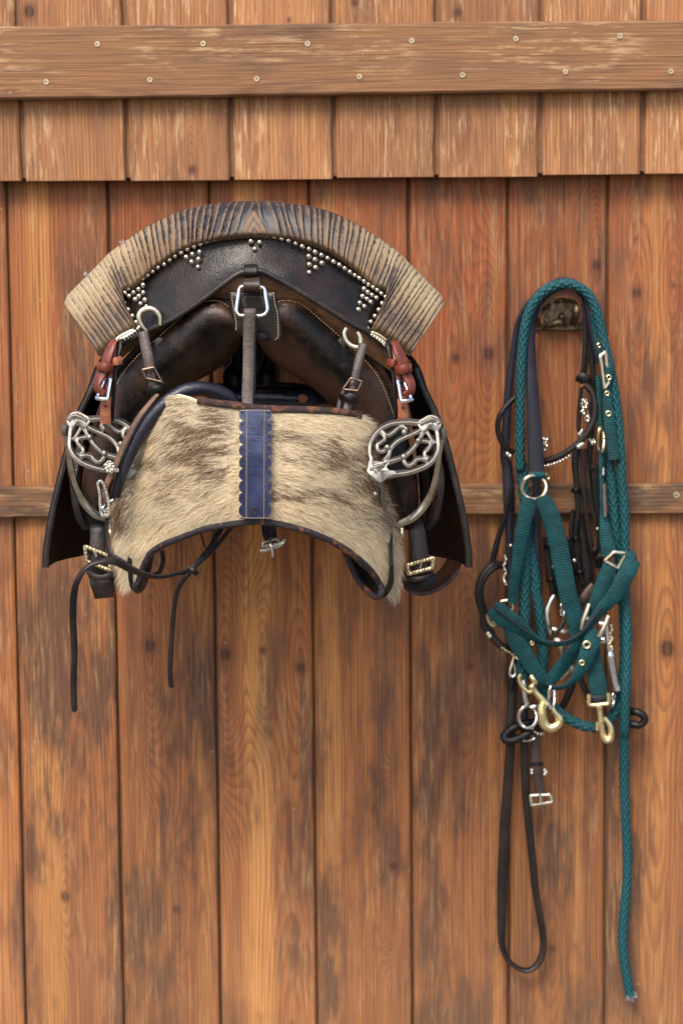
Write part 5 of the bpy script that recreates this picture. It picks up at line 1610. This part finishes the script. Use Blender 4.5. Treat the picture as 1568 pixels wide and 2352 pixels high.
def wring(root, cx, cy, rx, ry, d, r, mat, z, name='ring', tilt=0.0, a0=0, a1=6.2832):
    n = 48
    pts = []
    for a in np.linspace(a0, a1, n, endpoint=(a1 - a0) < 6.2):
        x, y = rx * math.cos(a), ry * math.sin(a)
        X, Y = x * math.cos(tilt) - y * math.sin(tilt), x * math.sin(tilt) + y * math.cos(tilt)
        pts.append(z(cx + X, cy + Y) + (d + .004 * math.sin(a * 2),))
    mb = MB(); mb.tube(wpts(pts), r, 10, closed=(a1 - a0) > 6.2)
    return mb.build(name, M[mat], root)
wring(hal, 553, 300, 98, 96, .074, .0026, 'bone', zH)
wring(hal, 655, 215, 20, 26, .060, .0022, 'oldbrass', zH)
# cheek pieces from that ring
web([zH(525, 385, .078), zH(515, 420, .078), zH(478, 560, .078), zH(440, 760, .077), zH(412, 960, .075), zH(385, 1130, .073), zH(378, 1235, .072)], [26, 32, 32, 28, 25, 22, 20], [0, 0, 5, 10, 15, 15, 10])
web([zH(615, 370, .079), zH(640, 430, .080), zH(690, 540, .080), zH(740, 720, .079), zH(785, 950, .077), zH(830, 1180, .075), zI(815, 250, .073), zI(850, 400, .070), zI(870, 520, .066), zI(840, 640, .066), zI(745, 760, .068), zI(650, 880, .071), zI(605, 940, .072)], [26, 34, 37, 38, 38, 37, 36, 34, 32, 32, 32, 26, 16], [0, 0, -5, -5, 0, 0, 0, 5, 20, 25, 20, 10, 0], n=110)
# left rectangular ring
buckle_frame(hal, [zI(215, 225), zI(300, 210), zI(320, 290), zI(150, 420)], .070, .0024, 'oldbrass', 'square_ring')
mb = MB(); mb.tube(cat(wpts([zI(105, 340, .078), zI(115, 390, .074), zI(150, 430, .072), zI(190, 412, .07)]), 16), .0030, 10); mb.build('square_ring', M['oldbrass'], hal)
web([zI(150, 270, .080), zI(200, 320, .082), zI(300, 400, .084), zI(420, 490, .086), zI(540, 560, .088), zI(660, 592, .089), zI(780, 580, .089), zI(890, 515, .088), zI(990, 400, .087), zI(1080, 280, .086), zI(1180, 170, .085), zH(1300, 990, .084), zH(1350, 880, .080), zH(1370, 860, .076)], [34, 41, 42, 36, 24, 15, 13, 16, 22, 28, 33, 36, 34, 30], [0, 0, -15, -35, -55, -62, -62, -50, -35, -20, -10, 0, 0, 0], 'noseband', n=130)
web([zI(155, 265, .083), zI(205, 312, .0875), zI(300, 385, .0885), zI(420, 470, .0905), zI(540, 538, .0925), zI(660, 570, .0935), zI(780, 558, .0935), zI(890, 495, .0925), zI(985, 385, .0915), zI(1070, 270, .090)], [4, 4, 4, 4, 5, 6, 6, 5, 4, 3], -60, 'noseband_lining', 'navy', 110, .003)
web([zI(290, 440, .080), zI(350, 560, .081), zI(430, 690, .080), zI(510, 810, .078), zI(580, 900, .076), zI(625, 950, .075)], [30, 36, 34, 32, 28, 20], [0, 0, 0, 0, -10, -25], n=60)
web([zI(600, 935, .079), zI(650, 955, .082), zI(730, 955, .084), zI(810, 915, .085), zI(880, 830, .086), zI(930, 720, .086), zI(970, 610, .085), zI(1000, 520, .083), zI(1030, 470, .080)], [14, 12, 14, 18, 26, 32, 34, 34, 26], [-40, -45, -40, -35, -20, -5, 0, 0, 0], 'chin_strap', n=80)
web([zI(985, 560, .066), zI(1000, 700, .068), zI(1020, 820, .070), zI(1040, 930, .071), zI(1045, 1020, .071)], [30, 34, 35, 36, 35], 0, 'throat_strap')
web([zH(1180, 900, .070), zH(1140, 1000, .072), zH(1090, 1130, .072), zH(1045, 1250, .071), zH(1020, 1340, .070)], [30, 32, 32, 29, 26], [0, 0, 0, 10, 10])
web([zH(1372, 850, .078), zH(1330, 860, .079), zH(1310, 875, .080)], [16, 24, 28], 0, 'noseband_fold')
# right cheek piece, buckle, tail and rings
web([zG(1065, 1020, .056), zG(1075, 1150, .057), zG(1082, 1350, .058), zG(1083, 1520, .056)], [11, 13, 12, 10], [20, 15, 10, 0])
wring(hal, 1092, 1640, 30, 118, .062, .0026, 'oldbrass', zG)
web([zG(1095, 1730, .060), zG(1098, 1830, .060), zH(1095, 150, .060), zH(1102, 350, .061), zH(1112, 520, .062), zH(1130, 680, .064), zH(1150, 790, .066), zH(1155, 860, .066)], [12, 11, 11, 12, 16, 26, 30, 30], [10, 20, 30, 25, 15, 0, 0, 0], n=60)
web([zG(1140, 870, .064), zG(1175, 930, .070), zG(1172, 1020, .071), zG(1155, 1130, .068), zG(1152, 1230, .066), zG(1165, 1400, .066), zG(1190, 1600, .066), zG(1222, 1825, .066)], [12, 18, 18, 16, 20, 23, 24, 24], [20, 10, 10, 15, 0, 0, 0, 0], 'crown_tail', n=70)
strap(hal, [zG(1108, 1150, .0655), zG(1118, 1400, .0655), zG(1142, 1600, .0655), zG(1170, 1830, .0655)], [5, 5, 5, 5], .004, 'navy', 'tail_lining', 20)
buckle_frame(hal, [zG(1085, 830, .074), zG(1135, 790, .070), zG(1165, 1090, .070), zG(1125, 1140, .074)], .072, .0026, 'bone', 'crown_buckle', rnd=.12)
eyelet0 = MB(); a_ = np.linspace(0, 2 * math.pi, 20, endpoint=False)
eyelet0.tube(np.stack([.0042 * np.cos(a_), 0 * a_, .0042 * np.sin(a_)], 1), .0016, 8, closed=True)
eyelet0 = eyelet0.build('eyelet', M['brass'], None); COL.objects.unlink(eyelet0)
for (x, y), d, sc in [(zI(945, 593), .0885, 1.15), (zI(903, 745), .0885, .8), (zG(1168, 1035), .0745, .75), (zG(1150, 1190), .0690, .7), (zG(1163, 1385), .0690, .8), (zG(1072, 725), .058, .6), (zI(482, 578), .083, .6)]:
    place(eyelet0, hal, at(x, y, d), None, sc)
buckle_frame(hal, [zH(1195, 820, .075), zH(1292, 832, .072), zH(1225, 950, .070), zH(1120, 890, .073)], .073, .0026, 'bone', 'square_ring')
# tee-shaped slide buckles
mb = MB()
mb.tube(cat(wpts([zI(965, 245, .082), zI(940, 320, .084), zI(915, 390, .084), zI(905, 465, .082)]), 16), .0038, 10)
mb.tube(wpts([zI(935, 365, .084), zI(985, 390, .083)]), .0036, 10)
mb.tube(cat(wpts([zI(1128, 345, .082), zI(1100, 420, .084), zI(1070, 480, .084), zI(1048, 518, .082)]), 16), .0038, 10)
mb.tube(wpts([zI(1050, 410, .083), zI(1105, 418, .084)]), .0036, 10)
mb.build('slide_buckle', M['bone'], hal)
# chin ring held in the big snap
wring(hal, 648, 1040, 24, 100, .082, .0026, 'steel', zI)
# lower snap hook on the throat strap
mb = MB()
mb.tube(cat(wpts([zI(965, 1010, .080), zI(962, 1060, .080), zI(968, 1100, .080), zI(1020, 1105, .080), zI(1080, 1098, .080), zI(1128, 1090, .080), zI(1130, 1040, .080), zI(1122, 1000, .080)]), 40), .0036, 10)
mb.build('snap_frame', M['brass'], hal)
sh2 = snap_hook(hal, None, .003, [zI(1048, 1100), zI(1055, 1160), zI(1062, 1220), zI(1066, 1260)],
                [zI(1062, 1240), zI(1075, 1310), zI(1085, 1370), zI(1110, 1405), zI(1140, 1395), zI(1152, 1345), zI(1140, 1280), zI(1112, 1235), zI(1090, 1210)], .082,
                np.interp(np.linspace(0, 1, 30), [0, .15, .3, 1], [.0055, .0058, .0045, .0050]), np.interp(np.linspace(0, 1, 50), [0, .2, .5, 1], [.0050, .0048, .0056, .0036]))
mb = MB(); mb.tube(wpts([zI(1034, 1245, .084), zI(1034, 1320, .084)]), .0030, 8); mb.build('thumb_catch', M['brass'], sh2)
strap(hal, [zI(985, 1050, .074), zI(1045, 1055, .076), zI(1115, 1045, .074)], 17, .004, 'navy', 'strap_fold')

# ------------------------------------------------------------------ dark leather bridle
bri = thing('bridle', 'dark brown leather bridle with silver fittings and long looped reins', 'bridle', at(1260, 1650, .04))
def bl(pts, w, mat='black', ang=0, name='bridle_strap', th=.004, n=None, round_end=False):
    return strap(bri, pts, w, th, mat, name, ang, n, round_end)
# headpiece strands over the hook
bl([zG(830, 100, .030), zG(700, 85, .031), zG(560, 150, .032), zG(430, 280, .032), zG(330, 430, .030), zG(275, 600, .028), zG(235, 900, .026), zG(200, 1200, .025), zG(180, 1500, .025), zG(165, 1800, .025), zH(340, 150, .025), zH(350, 400, .026), zH(355, 700, .028), zH(360, 1000, .03)], [10, 10, 12, 14, 15, 15, 17, 20, 21, 22, 25, 26, 18, 14], 'blueblack', [50, 50, 40, 30, 20, 0, 0, 0, 0, 0, 0, 0, 0, 0], 'headpiece', n=110)
bl([zG(920, 330, .040), zG(940, 450, .042), zG(938, 700, .042), zG(925, 900, .042), zG(905, 1050, .042)], [12, 13, 12, 11, 10], 'black', 0, 'headpiece')
bl([zG(970, 480, .036), zG(975, 700, .036), zG(955, 900, .036), zG(930, 1030, .036)], [9, 9, 9, 8], 'dkbrown')
bl([zG(1000, 600, .034), zG(1010, 900, .034), zG(1020, 1200, .034), zG(1000, 1500, .034), zG(985, 1900, .034), zH(1040, 150, .034), zH(1050, 400, .034), zH(1075, 640, .034)], [14, 14, 14, 14, 14, 24, 20, 10], 'black', 0, n=70)
bl([zG(880, 1080, .046), zG(910, 1040, .050), zG(960, 1060, .050), zG(985, 1090, .046)], [20, 24, 22, 16], 'black', 0, 'knot')
bl([zG(905, 1130, .040), zG(890, 1300, .040), zG(878, 1500, .040), zG(885, 1560, .040)], [9, 11, 11, 9], 'black', 0)
# browband
def btube(pts, r, name, mat):
    mb = MB(); mb.tube(cat(wpts(pts), 80), r, 10); return mb.build(name, M[mat], bri)
btube([zG(262, 1235, .045), zG(190, 1300, .048), zG(120, 1400, .05), zG(97, 1500, .05), zG(110, 1600, .05), zG(160, 1700, .048), zG(250, 1765, .044)], .0042, 'browband', 'black')
bb = btube([zG(520, 1850, .045), zG(620, 1825, .055), zG(740, 1770, .060), zG(860, 1680, .062), zG(960, 1570, .062), zG(1025, 1430, .060), zG(1035, 1300, .058), zG(1005, 1180, .055), zG(940, 1105, .052)], .0050, 'browband', 'dkbrown')
def beads(pts, r, d, name, mat='silver', parent=None, jit=0.0):
    mb = MB()
    for x, y in pts:
        mb.ball(at(x + random.uniform(-jit, jit), y + random.uniform(-jit, jit), d), r * .78 * random.uniform(.8, 1.2), 8, 5)
    return mb.build(name, M[mat], parent or bri)
beads([zG(555 + 230 * f, 1892 - 40 * f - 55 * f * f) for f in np.linspace(0, 1, 9)], .0034, .062, 'browband_beads')
beads([zG(540, 1630), zG(560, 1660), zG(570, 1700), zG(550, 1740), zG(545, 1680), zG(575, 1640)], .0042, .052, 'silver_mount', jit=1)
beads([zG(875, 1705), zG(895, 1690), zG(915, 1680)], .0050, .070, 'silver_mount')
beads([zG(985, 1640), zG(1005, 1660), zG(1025, 1645), zG(1010, 1680), zG(1035, 1665)], .0042, .05, 'silver_mount', jit=1)
beads([zG(190, 1775), zG(215, 1795)], .0050, .05, 'silver_mount')
beads([zG(925 + 25 * math.sin(f * 9) + 30 * f, 1260 + 200 * f) for f in np.linspace(0, 1, 14)], .0036, .050, 'silver_mount', jit=1.5)
buckle_frame(bri, [zG(905, 1290), zG(945, 1250), zG(985, 1440), zG(950, 1460)], .048, .0020, 'silver', 'cheek_buckle')
buckle_frame(bri, [zG(875, 1590), zG(915, 1540), zG(905, 1600), zG(885, 1620)], .048, .0018, 'steel', 'cheek_buckle')
# cheek pieces, right bundle
bl([zH(890, -20, .040), zH(885, 120, .042), zH(900, 320, .042), zH(905, 500, .042), zH(885, 700, .040), zH(905, 900, .038), zH(945, 1080, .036)], [16, 17, 14, 12, 11, 12, 13], 'black', 0, n=60)
bl([zH(930, -10, .046), zH(945, 200, .047), zH(965, 450, .047), zH(990, 650, .046), zH(1020, 800, .045), zH(1040, 960, .04)], [9, 10, 10, 10, 11, 8], 'dkbrown', 0, n=60)
bl([zH(965, -10, .044), zH(985, 200, .044), zH(1010, 400, .044), zH(1050, 600, .043)], [8, 9, 9, 8], 'dkbrown', 0)
bl([zH(870, 480, .034), zH(850, 650, .034), zH(880, 850, .034), zH(900, 1050, .034)], [10, 12, 14, 12], 'black', 0)
bl([zH(655, 700, .036), zH(665, 850, .037), zH(690, 1020, .038), zH(712, 1190, .038)], [18, 18, 18, 14], 'black', 0)
bl([zH(690, 720, .030), zH(740, 950, .030), zH(740, 1200, .030)], [26, 28, 22], 'black', 0)
bl([zH(830, 720, .028), zH(840, 950, .028), zH(870, 1180, .028)], [26, 30, 30], 'black', 0)
for x, y in [(890, 330), (665, 770), (920, 990), (690, 1050), (890, 720)]:
    bl([zH(x - 32, y, .042), zH(x, y - 4, .050), zH(x + 32, y, .042)], 11, 'black', 0, 'keeper', .003)
beads([zH(1062, 634), zH(878, 890), zH(710, 940), zH(1172, 710), zH(365, 770)], .0044, .052, 'silver_stud')
beads([zH(1110, 150 + 12 * k) for k in range(5)], .0024, .066, 'silver_stud')
mb = MB(); mb.tube(cat(wpts([zH(1112, 275, .068), zH(1118, 400, .068), zH(1125, 535, .068)]), 16), .0026, 8); mb.build('steel_pin', M['steel'], bri)
wring(bri, 1060, 830, 26, 40, .050, .0034, 'dkbrown', zH, 'strap_loop')
bl([zH(1035, 1090, .052), zH(990, 1150, .054), zH(945, 1210, .054), zH(915, 1250, .05)], [20, 24, 22, 16], 'brown', 0, 'stitched_chin_piece')
bl([zH(700, 560, .026), zH(720, 800, .028), zH(760, 1050, .03), zH(770, 1190, .03)], [20, 26, 30, 28], 'black', 0)
bl([zH(780, 700, .024), zH(800, 900, .024), zH(810, 1150, .024)], [26, 30, 28], 'blueblack', 0)
bl([zH(930, 560, .03), zH(960, 800, .03), zH(985, 1000, .03), zH(960, 1120, .03)], [20, 24, 26, 22], 'black', 0)
bl([zH(1040, 200, .03), zH(1060, 450, .03), zH(1085, 700, .03), zH(1075, 950, .03)], [18, 18, 16, 14], 'black', 0)
# middle strap
bl([zH(575, 235, .044), zH(572, 500, .042), zH(575, 800, .040), zH(585, 1150, .036), zI(520, 300, .032)], [20, 19, 21, 20, 16], 'blueblack', 0, n=50)
# noseband to the left
bl([zH(378, 300, .040), zH(330, 500, .042), zH(275, 680, .044), zH(235, 830, .045), zH(215, 930, .045)], [9, 10, 13, 15, 12], 'black', 15)
btube([zH(310, 930, .034), zH(230, 925, .045), zH(160, 985, .05), zH(115, 1080, .052), zH(110, 1200, .052), zH(150, 1330, .05), zI(75, 420, .05), zI(140, 520, .052), zI(220, 600, .054), zI(320, 640, .050)], .0058, 'noseband', 'dkbrown')
btube([zH(330, 940, .034), zH(250, 945, .048), zH(175, 1010, .053), zH(135, 1100, .055), zH(135, 1210, .055), zH(170, 1330, .053), zI(95, 420, .053), zI(160, 510, .055)], .0036, 'noseband_lining', 'black')
beads([zH(320 + 8 * math.sin(k), 850 + 17 * k) for k in range(15)], .0030, .056, 'silver_mount', 'silver', None, 1.2)
beads([zI(110, 500), zI(125, 520)], .0058, .06, 'silver_stud')
beads([zI(225 + 14 * k, 618 + 9 * k) for k in range(10)], .0026, .066, 'curb_chain', 'oldbrass', None, .8)
mb = MB(); mb.strap([zI(345, 690, .07), zI(380, 708, .071), zI(410, 725, .07)], [10, 11, 4], .005); mb.build('chain_clip', M['brass'], bri)
mb = MB(); mb.tube(cat(wpts([zI(330, 690, .06), zI(318, 740, .06), zI(300, 800, .06), zI(295, 845, .06), (zI(318, 862, .06)), zI(340, 840, .06), zI(340, 790, .06), zI(322, 740, .06)]), 40), .0024, 8); mb.build('curb_hook', M['steel'], bri)
# bit: curved cheek, mouthpiece end, long shank
mb = MB(); mb.tube(cat(wpts([zI(668, 175, .050), zI(628, 240, .052), zI(610, 330, .053), zI(618, 420, .053), zI(645, 490, .05)]), 30), .0050, 10); mb.build('bit_cheek', M['steel'], bri)
wring(bri, 740, 300, 16, 58, .046, .0030, 'steel', zI, 'bit_ring')
mb = MB(); mb.tube(cat(wpts([zI(640, 455, .05), zI(690, 470, .052), zI(740, 480, .052), zI(785, 490, .05)]), 14), [.004] * 5 + [.0058] * 9, 10); mb.tube(cat(wpts([zI(670, 575, .06), zI(705, 560, .062), zI(725, 600, .06), zI(750, 665, .056)]), 16), .0058, 10); mb.build('bit_mouthpiece', M['bone'], bri)
bl([zI(760, 380, .056), zI(720, 450, .058), zI(670, 520, .058), zI(630, 570, .055)], [8, 10, 10, 8], 'dkbrown', 0)
mb = MB()
mb.tube(cat(wpts([zI(1105, 415, .062), zI(1118, 520, .062), zI(1138, 640, .062), zI(1155, 760, .060), zI(1175, 870, .058), zI(1200, 975, .056)]), 40), np.interp(np.linspace(0, 1, 40), [0, .3, .42, .45, .9, 1], [.0052, .0056, .0050, .0072, .0068, .0080]), 12)
mb.tube(wpts([zI(1030, 555, .056), zI(1070, 555, .058), zI(1120, 550, .06)]), .0066, 12)
mb.build('bit_shank', M['steel'], bri)
beads([zI(1150 + 8 * math.sin(k * 1.1), 435 + 15 * k) for k in range(14)], .0032, .066, 'shank_mount', 'oldbrass', None, 1)
mb = MB()
for k in range(8):
    mb.ball(at(*zI(725 + 14 * k, 885 - 14 * k, .058)), .0036, 8, 5, (1, 1, .7))
mb.tube(wpts([zI(800, 780, .06), zI(840, 815, .06)]), .0062, 10)
mb.build('curb_chain', M['silver'], bri)
# rings and loops below
mb = MB(); mb.tube(cat(wpts([zI(410, 890, .058), zI(415, 960, .06), zI(425, 1040, .06), zI(445, 1110, .058)]), 16), .0046, 10); mb.build('rein_link', M['steel'], bri)
wring(bri, 445, 1205, 76, 92, .062, .0030, 'steel', zI, 'rein_ring')
mb = MB(); mb.tube(cat(wpts([zI(470, 1125, .064), zI(520, 1112, .064), zI(560, 1130, .06)]), 10), .0032, 8); mb.build('rein_link', M['steel'], bri)
wring(bri, 450, 1385, 60, 20, .056, .0022, 'steel', zI, 'rein_ring', -.15)
beads([zI(490, 1310), zI(505, 1335), zI(530, 1345), zI(555, 1350), zI(580, 1345)], .0028, .06, 'curb_chain', 'silver', None, 1)
btube([zI(500, 1250, .040), zI(420, 1265, .046), zI(320, 1300, .05), zI(252, 1355, .052), zI(260, 1400, .054), zI(320, 1405, .056), zI(420, 1360, .056), zI(500, 1320, .052), zI(560, 1290, .046)], .0062, 'rein_loop', 'black')
btube([zI(1250, 1250, .034), zI(1330, 1265, .040), zI(1390, 1275, .044), zI(1435, 1240, .046), zI(1425, 1195, .046), zI(1370, 1165, .044), zI(1310, 1160, .038)], .0058, 'rein_loop', 'black')
bl([zI(700, 1180, .030), zI(760, 1080, .032), zI(810, 960, .034), zI(840, 860, .034)], [14, 16, 18, 16], 'black', 0, 'rein')
bl([zI(890, 850, .040), zI(910, 930, .042), zI(960, 1020, .044), zI(1010, 1080, .042)], [12, 14, 14, 12], 'black', 0, 'rein')
wring(bri, 1165, 1060, 14, 55, .056, .0026, 'steel', zI, 'rein_ring', .2)
bl([zI(300, 1000, .028), zI(330, 800, .028), zI(330, 650, .028)], [14, 16, 16], 'black', 0, 'rein')
bl([zI(410, 1000, .030), zI(415, 1200, .034), zI(420, 1400, .034)], [20, 20, 18], 'black', 0, 'rein')
# long looped rein
bl([zI(330, 900, .026), zI(310, 1150, .030), zI(300, 1400, .034), zJ(298, 180, .032), zJ(283, 400, .030), zJ(262, 700, .028), zJ(242, 1000, .026), zJ(228, 1300, .024), zJ(222, 1600, .024), zJ(222, 1780, .024), zJ(235, 1900, .025), zJ(275, 1990, .026), zJ(345, 2055, .027), zJ(430, 2085, .028), zJ(505, 2055, .028), zJ(558, 1975, .028), zJ(578, 1880, .028), zJ(570, 1750, .028), zJ(540, 1580, .028), zJ(510, 1400, .028), zJ(490, 1200, .028), zJ(470, 1000, .029), zJ(450, 800, .030), zJ(430, 550, .032), zJ(418, 300, .034), zJ(415, 120, .036)],
   [20, 21, 21, 22, 22, 24, 24, 23, 22, 20, 17, 15, 14, 15, 16, 17, 16, 16, 16, 17, 18, 18, 19, 20, 20, 19], 'dkbrown', [0, 0, 0, 0, 0, 0, 0, 5, 10, 20, 40, 55, 60, 55, 45, 35, 25, 20, 15, 10, 10, 10, 5, 0, 0, 0], 'looped_rein', .0042, 220)
# short strap with buckle
bl([zJ(515, 60, .034), zJ(516, 180, .034), zJ(520, 330, .034), zJ(535, 450, .034), zJ(556, 605, .034)], [22, 22, 23, 22, 22], 'brown', 0, 'hanging_strap')
bl([zJ(470, 340, .035), zJ(520, 330, .039), zJ(575, 335, .035)], 7, 'black', 0, 'keeper', .003)
beads([zJ(478, 385), zJ(480, 410), zJ(590, 385), zJ(600, 405), zJ(588, 420)], .0040, .039, 'silver_stud')
cb = buckle_frame(bri, [zJ(468, 600), zJ(630, 592), zJ(655, 655), zJ(478, 684)], .041, .0026, 'silver', 'cast_buckle', [zJ(548, 590, .044), zJ(560, 675, .044)], rnd=.14)
beads([zJ(480 + 170 * f, 684 - 30 * f) for f in np.linspace(0, 1, 8)], .0026, .044, 'beading', 'silver', cb)
